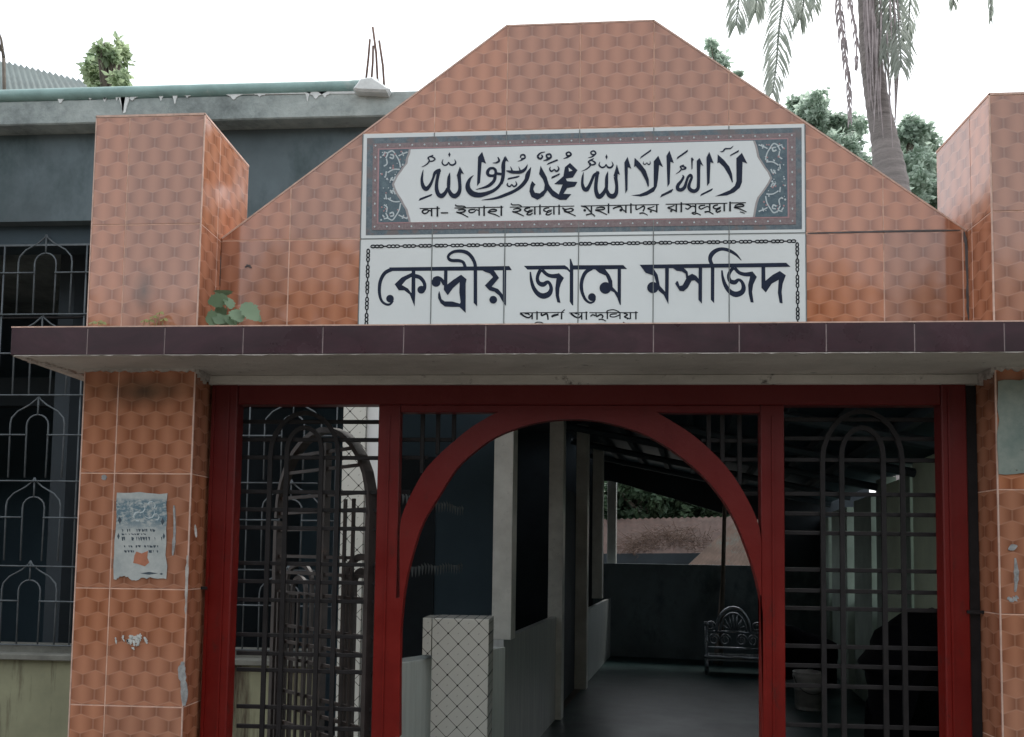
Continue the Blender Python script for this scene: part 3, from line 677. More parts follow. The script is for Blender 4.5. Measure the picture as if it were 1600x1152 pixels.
B.Pn((938, 452), (985, 500), (965, 520), (955, 560), (975, 605), (1040, 615), (1095, 570), (1105, 500), (1080, 430), (1030, 360), (1050, 250), (1130, 400), (1160, 500), (1210, 570), (1290, 630), (1300, 600), (1340, 500), (1230, 492), (1350, 390), (1370, 270), (1437, 215), (1535, 310), (1475, 405), (1380, 420), (1400, 455), (1535, 465), (1500, 525), (1400, 545), (1350, 620), (1455, 625), (1390, 700), (1300, 700), (1200, 650), (1140, 575), (1090, 650), (1010, 700), (930, 660), (903, 590), (915, 510))
B.Pn((1130, 240), (1150, 215), (1270, 165), (1280, 185), (1150, 235)).S((1180, 265, 8), (1170, 300, 20), (1195, 325, 22), (1230, 298, 16)).S((1230, 298, 16), (1260, 325, 24), (1290, 295, 22), (1275, 255, 8)).Pn((1190, 420), (1200, 395), (1300, 350), (1305, 368), (1215, 415))
B.S((1110, 70, 6), (1050, 85, 18), (1012, 130, 26), (1045, 160, 24), (1075, 135, 22), (1060, 108, 16)).S((1085, 185, 6), (1130, 175, 24), (1185, 140, 26), (1175, 100, 22), (1130, 110, 24), (1135, 142, 20), (1165, 148, 16))
B.S((1350, 160, 6), (1400, 140, 24), (1450, 105, 26), (1425, 72, 20), (1390, 88, 24), (1402, 118, 22), (1440, 115, 16))
C = Ink(900, 225, 10.667); C.base = .0022
C.S((200, 240, 6), (270, 220, 24), (328, 165, 28), (295, 125, 26), (250, 145, 28), (262, 182, 26), (305, 182, 18)).S((90, 465, 6), (170, 430, 20), (230, 380, 26), (240, 340, 26), (205, 310, 24), (240, 282, 26), (295, 252, 16)).S((255, 280, 20), (310, 310, 28), (320, 340, 26), (270, 358, 26), (215, 345, 22))
C.S((400, 305, 6), (385, 360, 26), (430, 400, 28), (480, 385, 26), (500, 345, 14)).S((500, 345, 14), (530, 395, 30), (580, 400, 32), (615, 360, 26), (595, 300, 6)).Pn((508, 180), (528, 225), (508, 270), (488, 225))
C.S((125, 480, 6), (110, 570, 36), (105, 670, 46), (130, 750, 62), (175, 768, 72), (220, 710, 56), (265, 610, 48), (305, 525, 48), (385, 485, 50))
C.S((365, 465, 52), (345, 570, 58), (330, 700, 60), (335, 800, 66), (370, 880, 78), (420, 870, 74), (475, 800, 58), (500, 730, 40)).S((532, 468, 6), (512, 560, 48), (508, 680, 54), (508, 790, 46)).S((508, 770, 46), (550, 860, 70), (620, 880, 80), (668, 825, 66), (677, 700, 52), (658, 560, 60)).Pn((680, 350), (732, 525), (695, 510), (690, 600), (625, 540))
C.Pn((858, 225), (920, 425), (880, 400), (862, 400), (858, 770), (822, 835), (805, 320))
C.Pn((975, 240), (1060, 320), (1160, 450), (1212, 600), (1215, 700), (1200, 735), (1160, 620), (1080, 470), (990, 375), (968, 400)).Pn((915, 865), (1060, 845), (1180, 795), (1300, 715), (1300, 800), (1180, 865), (1080, 885)).Pn((1293, 300), (1370, 205), (1450, 395), (1385, 360), (1365, 600), (1345, 720), (1293, 812))
C.Pn((1060, 260), (1085, 215), (1250, 95), (1250, 130), (1090, 240)).S((1125, 300, 6), (1120, 335, 16), (1150, 350, 18), (1180, 320, 12)).S((1180, 320, 12), (1205, 350, 20), (1235, 335, 18), (1232, 290, 6))
D_ = Ink(1025, 220, 10.667); D_.base = .0022
D_.Pn((223, 175), (295, 380), (240, 360), (228, 720), (190, 780), (172, 260)).Pn((65, 955), (90, 905), (275, 810), (285, 820), (260, 865), (85, 945)).Pn((340, 320), (355, 280), (530, 155), (525, 195), (365, 305))
D_.S((330, 560, 6), (385, 525, 18), (420, 480, 24), (405, 440, 24), (465, 415, 22)).S((430, 435, 22), (490, 455, 30), (478, 478, 28), (430, 488, 22)).Pn((600, 285), (630, 330), (610, 345), (605, 480), (590, 490), (582, 300))
D_.S((435, 580, 6), (455, 612, 36), (420, 680, 44), (365, 750, 58), (360, 808, 60), (410, 828, 60), (470, 790, 56), (502, 700, 44), (530, 620, 42), (572, 582, 46), (592, 625, 44), (560, 705, 46), (545, 780, 56), (575, 830, 64), (640, 848, 62), (695, 805, 58), (706, 700, 54), (706, 420, 58)).Pn((722, 295), (788, 435), (740, 400), (735, 500), (677, 450), (677, 345))
D_.Pn((885, 195), (958, 385), (905, 365), (890, 710), (850, 765), (838, 290)).Pn((730, 935), (755, 890), (940, 800), (945, 815), (920, 845), (750, 925))
D_.Pn((1025, 235), (1130, 330), (1220, 440), (1265, 560), (1280, 690), (1265, 710), (1215, 590), (1130, 450), (1050, 370), (1020, 385)).Pn((1335, 300), (1428, 210), (1520, 390), (1440, 360), (1430, 700), (1395, 790), (1300, 870), (1180, 920), (980, 935), (1100, 885), (1230, 830), (1310, 760), (1338, 680))
D_.Pn((1225, 270), (1240, 240), (1380, 160), (1375, 195), (1245, 262)).S((1065, 190, 8), (1110, 188, 22), (1150, 145, 28), (1200, 140, 22), (1240, 135, 22), (1285, 95, 6))
for I in (A, B, C, D_): I.mb.build('calligraphy', m_navy, sg1, recalc=False)
Ik = Ink(720, 230, 8.421); Ik.base = .0033; Ik.Pn((1418, 278), (1470, 318), (1425, 330)); Ik.mb.build('letter_counter', m_white, sg1, recalc=False)
def small(o, L_, dots=()):
    I = Ink(*o); I.base = .0022
    for a in L_: I.S(*a)
    for d in dots: I.D(*d)
    I.mb.build('lettering', m_black, sg1, recalc=False)
small((650, 310, 11.43), [((70, 190, 16), (430, 187, 16)), ((225, 212, 20), (150, 215, 28), (115, 245, 28), (150, 280, 26), (200, 265, 24), (240, 225, 22), (278, 245, 18)), ((282, 190, 26), (282, 330, 28)), ((385, 150, 28), (385, 335, 32)), ((445, 268, 22), (575, 268, 22)),
 ((690, 182, 16), (1560, 165, 16)), ((705, 120, 24), (730, 145, 24), (850, 150, 22), (895, 178, 22)), ((750, 218, 20), (830, 205, 26), (882, 225, 30), (850, 252, 26), (780, 262, 24), (720, 252, 20)), ((735, 262, 22), (820, 285, 24), (870, 310, 22), (935, 345, 18)),
 ((1060, 205, 20), (970, 212, 26), (945, 240, 26), (980, 265, 26), (1040, 250, 22), (1080, 212, 20), (1125, 232, 18)), ((1130, 170, 26), (1130, 318, 28)), ((1218, 140, 26), (1218, 322, 32)), ((1300, 228, 20), (1370, 205, 26), (1435, 215, 28), (1415, 240, 22), (1290, 250, 22), (1330, 275, 22), (1420, 300, 22), (1495, 340, 16)), ((1525, 140, 26), (1525, 322, 32))])
lla = lambda o: [((600+o, 190, 20), (520+o, 200, 28), (490+o, 235, 28), (540+o, 265, 24), (590+o, 240, 22), (650+o, 232, 20)), ((640+o, 255, 22), (560+o, 285, 24), (535+o, 318, 26), (590+o, 325, 26), (645+o, 290, 22)), ((686+o, 165, 28), (686+o, 322, 30)), ((785+o, 130, 26), (785+o, 322, 32))]
small((780, 310, 12.31), [((205, 178, 16), (1445, 158, 16)), ((230, 105, 28), (260, 135, 22), (380, 135, 22), (435, 168, 22)), ((270, 220, 18), (350, 202, 26), (415, 222, 30), (390, 250, 26), (300, 265, 22), (250, 255, 18)), ((260, 268, 20), (350, 292, 24), (475, 350, 18))]+lla(0)+lla(367)+
 [((1215, 190, 30), (1260, 222, 36), (1320, 215, 22), (1380, 202, 26), (1422, 228, 30), (1380, 262, 24), (1300, 262, 22), (1240, 240, 28)), ((1250, 262, 22), (1350, 292, 22), (1472, 350, 18))])
small((900, 308, 11.43), [((85, 168, 16), (1480, 142, 16)), ((95, 168, 22), (180, 190, 28), (230, 240, 24), (275, 290, 22)), ((275, 160, 26), (275, 305, 28)), ((180, 330, 28), (240, 312, 22), (290, 312, 22), (338, 352, 20)),
 ((360, 208, 20), (430, 190, 24), (502, 198, 28), (490, 230, 22), (345, 242, 24), (430, 265, 22), (555, 325, 16)), ((580, 125, 26), (580, 300, 32)), ((660, 215, 26), (720, 190, 24), (800, 182, 24), (830, 240, 26)), ((830, 232, 22), (892, 275, 22)), ((890, 150, 26), (890, 292, 28)), ((980, 120, 26), (980, 297, 30)),
 ((1070, 155, 24), (1075, 230, 26), (1130, 210, 20), (1200, 172, 30), (1222, 200, 26), (1195, 265, 26)), ((1130, 302, 28), (1200, 292, 22), (1280, 335, 16)), ((1400, 172, 16), (1340, 195, 18), (1280, 215, 24), (1350, 238, 20), (1430, 262, 20)), ((1440, 145, 26), (1440, 285, 28))], [(155, 245, 24), (800, 242, 26), (1335, 266, 20)])
small((1030, 306, 11.03), [((110, 155, 16), (1170, 138, 16)), ((1225, 132, 16), (1490, 128, 16)), ((262, 172, 16), (210, 195, 18), (148, 215, 24), (220, 242, 20), (290, 272, 20)), ((292, 150, 26), (292, 290, 26)), ((378, 120, 26), (378, 292, 30)),
 ((450, 152, 20), (510, 170, 24), (542, 192, 22), (490, 238, 24), (448, 218, 20)), ((530, 198, 20), (590, 185, 22), (625, 212, 20)), ((625, 145, 26), (625, 300, 26)), ((620, 292, 20), (565, 302, 24), (600, 325, 20), (650, 312, 20), (715, 342, 18)),
 ((790, 172, 18), (710, 180, 24), (685, 210, 24), (720, 237, 22), (780, 210, 20), (830, 192, 20), (860, 212, 18)), ((868, 145, 26), (868, 272, 26)), ((780, 292, 32), (850, 282, 22), (932, 326, 18)),
 ((1010, 165, 18), (950, 180, 26), (930, 210, 26), (980, 232, 22), (1060, 200, 20)), ((1055, 225, 20), (980, 260, 24), (1000, 290, 26), (1062, 262, 24)), ((1118, 140, 26), (1118, 277, 28)), ((1218, 110, 28), (1218, 277, 32)),
 ((1300, 178, 20), (1370, 155, 24), (1442, 162, 28), (1440, 190, 22), (1290, 205, 24), (1380, 232, 22), (1502, 288, 14)), ((1390, 285, 16), (1468, 310, 14))], [(205, 270, 20)])
# ------------------------------------------------------------------ the red iron gate
YG = YL+.012; YB = YG+.045
def X(px, py, y): return P(px, py, y).x
def Z(px, py, y): return P(px, py, y).z
gate = empty('iron_gate', (0, YG, 0), 'red painted iron gate frame with round arch and dark bar grilles', 'gate')
zt_ = Z(905, 600.5, YG)+.02; zo_l = Z(480, 631.7, YG); zo_c = Z(700, 643.7, YG); zo_r = Z(1350, 629.5, YG)
xl0, xl1 = XL+.008, X(368, 700, YG)
xm0, xm1 = X(590, 700, YG), X(623.5, 700, YG)
xn0, xn1 = X(1189.5, 700, YG), X(1226, 700, YG)
xr0, xr1 = X(1474, 800, YG), XR-.03
ZGB = .03
MB().box(xl0, xl1, YG, YG+.045, ZGB, zt_-.0, .003).build('gate_post', m_red, gate)
MB().box(xr0, xr1, YG, YG+.045, ZGB, zt_-.0, .003).build('gate_post', m_red, gate)
MB().box(xl1+.0005, xr0-.0005, YG+.002, YG+.045, zo_l, zt_, .003).build('top_rail', m_red, gate)
MB().box(xl0+.004, xl0+.012, YG-.004, YG+.0005, ZGB, zt_-.03).build('post_lip', m_red, gate)
MB().box(xl1-.026, xl1-.020, YG-.003, YG+.0005, ZGB, zt_-.03).build('post_lip', m_red, gate)
MB().box(xr0+.014, xr0+.020, YG-.003, YG+.0005, ZGB, zt_-.03).build('post_lip', m_red, gate)
MB().box(xr1+.001, XR-.001, YG+.012, YG+.06, ZGB, ZLB-.002).build('gap_shadow_strip', m_iron, gate)  # dark strip stands in for the shadow in the gap beside the post
for a, b in ((xm0, xm1), (xn0, xn1)):
    MB().box(a, b, YG+.004, YG+.040, ZGB, zo_l-.0005, .002).build('mullion', m_red, gate)
    MB().box((a+b)/2-.0025, (a+b)/2+.0025, YG+.001, YG+.0045, ZGB, zo_l-.03).build('mullion_seam', m_red, gate)
MB().box(xm1+.0005, xn0-.0005, YG+.006, YG+.040, zo_c, zo_l-.0005, .002).build('inner_rail', m_red, gate)
# arch plate traced on the gate plane
inner = [(624, 1152), (624.3, 1050), (626, 980), (630, 935), (638, 890), (658, 823), (682.6, 780), (714, 731), (746, 702), (770, 685), (802, 671), (843, 659.5), (892, 654.7), (930, 657), (956, 662), (1001.6, 676), (1046.7, 701), (1091.9, 737), (1125.7, 775.4), (1148, 811.5), (1166, 855), (1179, 893), (1188, 930), (1194.5, 975), (1198, 1063), (1200.7, 1152)]
outer_l = [(624.5, 880), (624.5, 838), (629, 801.7), (658, 743), (682.6, 714), (709, 690), (736, 668), (770, 647.5), (780, 643)]
outer_r = [(1020, 641.5), (1026, 644.5), (1080.6, 678), (1125.7, 719), (1155, 757.4), (1180, 805), (1189, 840), (1189.5, 900)]
def pz(q, y): return [(P(a, b, y).x, P(a, b, y).z) for a, b in q]
ya = YG+.003
li = pz(inner, ya)
ring = pz(inner[5:], ya)
left_in = pz(inner[:], ya)
# build as quad strip between inner curve and outer curve
def resample(pts, n):
    L_ = [0]
    for i in range(1, len(pts)): L_.append(L_[-1]+math.hypot(pts[i][0]-pts[i-1][0], pts[i][1]-pts[i-1][1]))
    o = []
    for i in range(n):
        t = L_[-1]*i/(n-1); j = 0
        while j < len(L_)-2 and L_[j+1] < t: j += 1
        f_ = (t-L_[j])/((L_[j+1]-L_[j]) or 1); o.append((pts[j][0]+(pts[j+1][0]-pts[j][0])*f_, pts[j][1]+(pts[j+1][1]-pts[j][1])*f_))
    return o
innerS = [tuple(q) for q in cr([(a, b) for a, b in inner[3:-3]], 4)]
outerS = [tuple(q) for q in cr([(624.2, 935), (624.4, 880)]+outer_l[1:], 3)]+[(850, 642), (950, 641)]+[tuple(q) for q in cr(outer_r+[(1190.5, 950)], 3)]
nI = 64
a_ = resample(innerS, nI); b_ = resample(outerS, nI)
mb = MB(); vs = []
pa, pb = pz(a_, ya), pz(b_, ya)
for (x1_, z1_), (x2_, z2_) in zip(pa, pb):
    vs += [(x1_, ya, z1_), (x2_, ya, z2_), (x1_, ya+.03, z1_), (x2_, ya+.03, z2_)]
fs = []
for i in range(nI-1):
    q = 4*i; fs += [(q, q+4, q+5, q+1), (q+2, q+3, q+7, q+6), (q, q+2, q+6, q+4), (q+1, q+5, q+7, q+3)]
mb.add(vs, fs); mb.build('arch', m_red, gate, smooth=False)
for side in (inner[:4], inner[-4:]):
    q = pz(side, ya)
    xo = xm1-.003 if side is not inner[-4:] and side[0][0] < 800 else xn0+.003
    poly = q+[(xo, q[-1][1]), (xo, q[0][1])]
    MB().slab(poly, ya, ya+.03).build('arch_leg', m_red, gate)
# grille bars
def vbar(px, py0, py1, y=None, w_=.0056, parent=None, mat=None, name='bar'):
    y = y or YB; x_ = X(px, (py0+py1)/2, y); a, b = Z(px, py0, y), Z(px, py1, y)
    return MB().box(x_-w_, x_+w_, y, y+.008, min(a, b), max(a, b), .001).build(name, mat or m_iron, parent or gate)
def hbar(px0, px1, py, y=None, w_=.0054, parent=None, mat=None, name='bar'):
    y = y or YB+.0085; z_ = Z((px0+px1)/2, py, y); a, b = X(px0, py, y), X(px1, py, y)
    return MB().box(a, b, y, y+.008, z_-w_, z_+w_, .001).build(name, mat or m_iron, parent or gate)
def archbar(cx, halfw, py_top, py_leg, y=None, w_=.0060, parent=None, mat=None, bottom=1200):
    y = y or YB; xa, xb = X(cx-halfw, py_leg, y), X(cx+halfw, py_leg, y); c0 = (xa+xb)/2; hw = (xb-xa)/2
    zs, zt2 = Z(cx, py_leg, y), Z(cx, py_top, y); zb2 = Z(cx, bottom, y) if bottom < 1190 else ZGB+.02
    pts = [(xa, zb2), (xa, zs)]+[(c0-hw*math.cos(t*math.pi/12), zs+(zt2-zs)*math.sin(t*math.pi/12)) for t in range(1, 12)]+[(xb, zs), (xb, zb2)]
    vs, fs = [], []
    for i, (a, b) in enumerate(pts):
        j, h = min(i+1, len(pts)-1), max(i-1, 0); dx, dz = pts[j][0]-pts[h][0], pts[j][1]-pts[h][1]; l = math.hypot(dx, dz)
        n1, n2 = -dz/l*w_, dx/l*w_
        vs += [(a-n1, y, b-n2), (a+n1, y, b+n2), (a-n1, y+.008, b-n2), (a+n1, y+.008, b+n2)]
    for i in range(len(pts)-1):
        q = 4*i; fs += [(q, q+1, q+5, q+4), (q+2, q+6, q+7, q+3), (q, q+4, q+6, q+2), (q+1, q+3, q+7, q+5)]
    m_ = MB(); m_.add(vs, fs); return m_.build('arch_bar', mat or m_iron, parent or gate)
HL = [659, 687, 715, 769, 797, 825.6, 881.5, 910, 939, 994, 1023, 1049, 1107, 1138]
for yy in HL: hbar(369, 591, yy)
archbar(475, 53, 645, 712); archbar(475, 27, 668, 705)
HR = [655.5, 685.5, 719, 772.7, 804, 834, 891.7, 924.6, 952.5, 1012, 1042.5, 1074, 1136]
for yy in HR: hbar(1226, 1474, yy)
archbar(1348, 62.5, 642.5, 722); archbar(1348, 32.5, 668.5, 712)
for yy, a in ((687, 706), (715, 668)): hbar(624, a, yy)
hbar(624, 640, 769)
for yy, a in ((688.5, 1096), (718, 1125), (772, 1160)): hbar(a, 1190, yy)
for px_, b in ((659.5, 740), (684, 710), (709, 688)): vbar(px_, 644, b)
for px_, b in ((1107.7, 703), (1129, 722), (1156, 758)): vbar(px_, 642, b)
for xa, xb, py_ in ((XL, xl0+.01, 919), (xr1-.01, XR, 956)):
    z_ = Z(330 if xa < 0 else 1510, py_, YG); MB().box(xa, xb, YG-.006, YG-.001, z_-.004, z_+.004).build('wall_tie', m_iron, gate)
# open leaf, swung inwards on the left mullion
hg = P(587, 995, YB+.02); fr = P(436, 978, YB+.02+.36)
au = (V((fr.x, fr.y, 0))-V((hg.x, hg.y, 0))); LW = au.length; au.normalize(); an = V((-au.y, au.x, 0)); LO = V((hg.x, hg.y, 0))
m_iron2 = simple('weathered_iron', (.045, .038, .036), .55, .35, 20, dirt=((.10, .07, .055), 16, .6))
leaf = empty('gate_leaf', (hg.x, hg.y, 0), 'dark barred gate leaf with arched top standing open behind the left grille', 'gate leaf')
def leafz(py, px=560): return P(px, py, hg.y+.06).z
def lbar(u0, u1, z0, z1, name='bar', d=.008, off=0):
    return MB().slab(rectp(u0, u1, z0, z1), off, off+d, LO, au, V((0, 0, 1)), an, .001).build(name, m_iron2, leaf)
ztop = leafz(664); zspr = leafz(800)
lbar(0, .02, .06, zspr, 'stile', .03); lbar(LW-.02, LW, .06, zspr-.02, 'stile', .03); lbar(LW*.47-.012, LW*.47+.006, .06, ztop-.04, 'stile', .02, .005)
def larch(cu, hw, zs, zt2, wd, zb2, name='arch_bar', d=.01):
    pts = [(cu-hw, zb2), (cu-hw, zs)]+[(cu-hw*math.cos(t*math.pi/14), zs+(zt2-zs)*math.sin(t*math.pi/14)) for t in range(1, 14)]+[(cu+hw, zs), (cu+hw, zb2)]
    m_ = MB(); vs = []; fs = []
    for i, (a, b) in enumerate(pts):
        j, h = min(i+1, len(pts)-1), max(i-1, 0); dx, dz = pts[j][0]-pts[h][0], pts[j][1]-pts[h][1]; l = math.hypot(dx, dz); n1, n2 = -dz/l*wd, dx/l*wd
        for (p_, q_, o_) in ((a-n1, b-n2, 0), (a+n1, b+n2, 0), (a-n1, b-n2, d), (a+n1, b+n2, d)): vs.append(LO+au*p_+V((0, 0, q_))+an*o_)
    for i in range(len(pts)-1):
        q = 4*i; fs += [(q, q+1, q+5, q+4), (q+2, q+6, q+7, q+3), (q, q+4, q+6, q+2), (q+1, q+3, q+7, q+5)]
    m_.add(vs, fs); return m_.build(name, m_iron2, leaf)
larch(LW*.5, LW*.5-.010, zspr, ztop, .0075, zspr-.01, 'arch_rail', .03)
larch(LW*.12, .075, leafz(900), leafz(870), .009, .08); larch(LW*.12, .04, leafz(915), leafz(892), .009, .08)
larch(LW*.76, .075, leafz(915), leafz(885), .006, .08); larch(LW*.76, .04, leafz(930), leafz(908), .006, .08)
for yy in (700, 728, 771, 797, 826, 872, 900, 935, 992, 1020, 1048, 1105, 1132, 1160):
    z_ = leafz(yy)
    sp = 0 if z_ < zspr else (LW*.5)*(1-math.sqrt(max(0, 1-((z_-zspr)/(ztop-zspr))**2)))
    lbar(sp+.01, LW-sp+(.012 if sp == 0 else -.01), z_-.0048, z_+.0048, off=.012)
for u in (.62, .70, .86, .93): lbar(LW*u-.004, LW*u+.004, .08, leafz(935), off=.0205)
for u in (.16, .24): lbar(LW*u-.005, LW*u+.005, .08, leafz(780), off=.0205)
# ------------------------------------------------------------------ mosque behind: front wall facing the gate
YM = 1.9
mq = empty('mosque_building', (-2.2, YM, 0), 'low blue-grey concrete mosque building with barred front windows behind the gate', 'building')
XW = X(588, 800, YM); XWL = -5.5
zsill = Z(60, 1022, YM); zlin = Z(60, 376, YM); zbm = Z(60, 346, YM); YR = YM-.10
zr0, zr1 = Z(330, 188, YR), Z(330, 150, YR)
XRo = X(655, 145, YR)+.35
MB().box(XWL, XW-.30, YM+.02, YM+.17, 0, zsill-.03).build('lower_wall', m_lower, mq)
MB().box(XWL, XW-.30, YM-.02, YM+.19, zsill-.03, zsill+.0, .004).build('sill', m_sill, mq)
MB().box(XWL, XW-.30, YM+.055, YM+.16, zsill+.0, Z(60, 1010, YM)).build('sill_rail', m_sill, mq)
MB().box(XWL, XW+.14, YM+.06, YM+.2, zlin, zbm-.001).build('lintel_shadow_band', m_beam, mq)  # recessed lintel; the shadow of the recess is put into its dark colour
MB().box(XWL, XRo-.05, YM, YM+.2, zbm, zr0-.001).build('upper_wall', m_wall, mq)
MB().box(XWL, XRo-.02, YR, YR+9, zr0, zr1, .006).build('roof_slab', m_conc, mq)
random.seed(5)
for (a, b, n_) in ((0, 160, 4), (160, 320, 9), (320, 560, 5)):
    mb = MB()
    for i in range(n_):
        px0 = random.uniform(a, b-14); wpx = random.uniform(4, 16); hp = random.uniform(4, 10) if random.random() < .6 else random.uniform(12, 28)
        if a == 0: hp *= .4
        yt = 149-(px0-160)*.012
        poly = pz([(px0-wpx*.9, yt-1), (px0+wpx*1.6, yt-1), (px0+wpx*.9, yt+3.5), (px0+wpx*.55, yt+hp*.7), (px0+wpx*.45, yt+hp), (px0+wpx*.3, yt+hp+1.5), (px0+wpx*.15, yt+hp), (px0+wpx*.0, yt+hp*.6), (px0-wpx*.3, yt+3)], YR)
        mb.slab(poly, YR-.004, YR+.001)
    mb.build('limewash_drip', m_lime, mq)['kind'] = 'stuff'
MB().slab(pz([(150, 146.5), (480, 142.5), (595, 143), (597, 147), (480, 147), (150, 151)], YR), YR-.003, YR+.02).build('limewash_edge', m_lime, mq)
MB().slab(pz([(555, 146), (567, 130), (585, 128), (612, 146), (608, 152), (560, 150)], YR), YR-.05, YR+.05, c=.01).build('mortar_cap', m_lime, mq)
# window grille: ogee pattern of thin rods
wg = empty('window_grille_row', (0, 0, 0)); wg.parent = mq; wg.location = (0, 0, 0)
col.objects.unlink(wg); bpy.data.objects.remove(wg)
YW = YM+.045
frame = MB(); frame.box(XWL, XW-.30, YW-.002, YW+.006, zlin-.012, zlin-.002)
wgr = frame.build('window_grille', m_grille, mq)
uw = X(462, 900, YW)-X(462-137, 900, YW)
u0_ = X(122, 700, YW)
rowz = [Z(60, v, YW) for v in (492, 618, 752, 885, 1008)]
rh = (rowz[0]-rowz[-1])/4
rr_ = .0042
cache = {}
def rodobj(key, pts, loc, r=rr_):
    if key not in cache:
        m_ = MB(); m_.tube([V(p) for p in pts], r, 6); o = m_.build('grille_bar', m_grille, None, smooth=True); cache[key] = o.data; col.objects.unlink(o); bpy.data.objects.remove(o)
    o = bpy.data.objects.new('grille_bar', cache[key]); o.parent = wgr; o.location = V(loc)-wl(mq); col.objects.link(o); return o
hw = uw/2
og = [(-.32*uw, 0, -.60*rh), (-.325*uw, 0, -.34*rh), (-.31*uw, 0, -.27*rh), (-.24*uw, 0, -.19*rh), (-.10*uw, 0, -.11*rh), (-.02*uw, 0, -.04*rh), (0, 0, 0)]
og = [(og[0][0], 0, -rh)]+og[1:]
arcp = [(-.125*uw, 0, -rh), (-.13*uw, 0, -.36*rh)]+[(-.13*uw*math.cos(t*math.pi/8), 0, -.36*rh+.13*rh*math.sin(t*math.pi/8)) for t in range(1, 8)]+[(.13*uw, 0, -.36*rh), (.125*uw, 0, -rh)]
for i in range(-6, 5):
    xc = u0_+(i-.5)*uw
    if xc-hw > XW-.30: continue
    for j in range(-1, 4):
        z_ = rowz[0]-j*rh
        o_ = [tuple(p) for p in og]
        rodobj('ol', og, (xc, YW, z_)); rodobj('or', [(-a, b, c) for a, b, c in og], (xc, YW, z_))
        rodobj('ar', arcp, (xc, YW+.002, z_)); rodobj('st', [(0, 0, 0), (0, 0, -.23*rh)], (xc, YW, z_))
        rodobj('ml', [(-hw, 0, 0), (-.13*uw, 0, 0)], (xc, YW-.006, z_-.48*rh)); rodobj('ml2', [(.13*uw, 0, 0), (hw, 0, 0)], (xc, YW-.006, z_-.48*rh))
    rodobj('vb', [(0, 0, rowz[-1]), (0, 0, zlin-.01)], (xc+hw, YW, 0))
for z_ in rowz: rodobj('hb', [(XWL, 0, 0), (XW-.31, 0, 0)], (0, YW-.008, z_))
cb = MB(); cb.tube([V((XWL, YM+.35, Z(0, 462, YM)-.02)), V((X(60, 455, YM), YM+.35, Z(60, 457, YM)-.03)), V((X(300, 430, YM), YM+.35, Z(300, 430, YM)))], .008, 5)
tag(cb.build('hanging_cable', m_iron, smooth=True), 'dark cable strung slightly slanting behind the upper window bars', 'cable')
# interior of the mosque room, closed and dark
XI = XW+.1
room = MB()
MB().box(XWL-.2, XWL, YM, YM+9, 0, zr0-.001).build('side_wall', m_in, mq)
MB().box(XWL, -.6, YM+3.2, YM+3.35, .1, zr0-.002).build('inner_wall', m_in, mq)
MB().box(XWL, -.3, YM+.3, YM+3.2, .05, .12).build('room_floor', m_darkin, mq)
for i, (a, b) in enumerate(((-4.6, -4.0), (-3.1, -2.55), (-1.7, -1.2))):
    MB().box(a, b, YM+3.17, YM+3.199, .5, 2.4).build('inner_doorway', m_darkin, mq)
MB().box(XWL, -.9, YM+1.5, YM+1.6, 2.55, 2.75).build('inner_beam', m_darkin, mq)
# corner column faced with diamond tiles
xc0, xc1, xc2 = X(530, 900, YM), X(565, 900, YM), X(588, 900, YM)
MB().box(xc0, xc1, YM, YM+.16, 0, zbm-.001).build('corner_column', m_dia, mq)
MB().box(xc1+.001, xc2, YM+.02, YM+.18, 0, zbm-.001, .004).build('column_strip', m_white, mq)
# roof pipe
pipe = MB(); pA, pB = P(-60, 144.5, YR-.02), P(588, 131, YR-.02); pA.y = pB.y = YR+.01
pipe.tube([V((XWL, pA.y, zr1+.03)), V((pB.x, pA.y, zr1+.032))], .032, 14)
po_ = pipe.build('roof_pipe', m_pvc, smooth=True); tag(po_, 'long green plastic pipe lying along the mosque roof edge', 'pipe')
sy = empty('rebar_group', (0, 0, 0)); bpy.data.objects.remove(sy)
for (a, b, lb) in (((571, 122), (578, 62), 'short rusty rod at the left of the roof bars'), ((580, 122), (583, 72), 'thin upright rusty rod inside the roof bars'), ((591, 124), (582.5, 43), 'tallest rusty rod among the bars on the roof edge'), ((602, 142), (592.5, 64), 'outermost right rusty rod of the bars on the roof')):
    m_ = MB(); m_.tube([P(*a, YR+.12)-V((0, 0, .05)), P((a[0]+b[0])/2+1, (a[1]+b[1])/2, YR+.12), P(*b, YR+.12)], .0065, 6)
    tag(m_.build('rebar', m_rebar, smooth=True), lb, 'rebar', 'rusty reinforcing rods on the roof')
# ------------------------------------------------------------------ corridor beside the mosque, turned a little to the right
dh = ray(1090, 889); dC = V((dh.x, dh.y, 0)).normalized(); nC = V((dC.y, -dC.x, 0))
ZF = .15
O0 = PZ(877.6, 1123.7, ZF)
def CS(px, py, t):                    # ray hits the vertical plane at offset t: returns s, z
    d = ray(px, py); q = CAM-(O0+nC*t); k_ = -q.dot(nC)/d.dot(nC); p = CAM+d*k_
    return (p-O0).dot(dC), p.z
def CP(s, t, z): return V((O0.x, O0.y, 0))+dC*s+nC*t+V((0, 0, z))
def cbox(name, s0, s1, t0, t1, z0, z1, mat, parent, c=0):
    return MB().slab(rectp(s0, s1, z0, z1), t0, t1, V((O0.x, O0.y, 0)), dC, V((0, 0, 1)), nC, c).build(name, mat, parent)
def fbox(name, s0, s1, t0, t1, z0, z1, mat, parent, c=0):   # face towards the camera carries the uv
    return MB().slab(rectp(t0, t1, z0, z1), s0, s1, V((O0.x, O0.y, 0)), nC, V((0, 0, 1)), dC, c).build(name, mat, parent)
ZHW = CS(864, 965, -.06)[1]; ZCEIL = 2.96
print('halfwall', ZHW, O0, CS(798, 987, -.06))
vr = empty('verandah', CP(0, 0, 0), 'dark covered corridor with grey columns and low tiled wall through the arch', 'verandah')
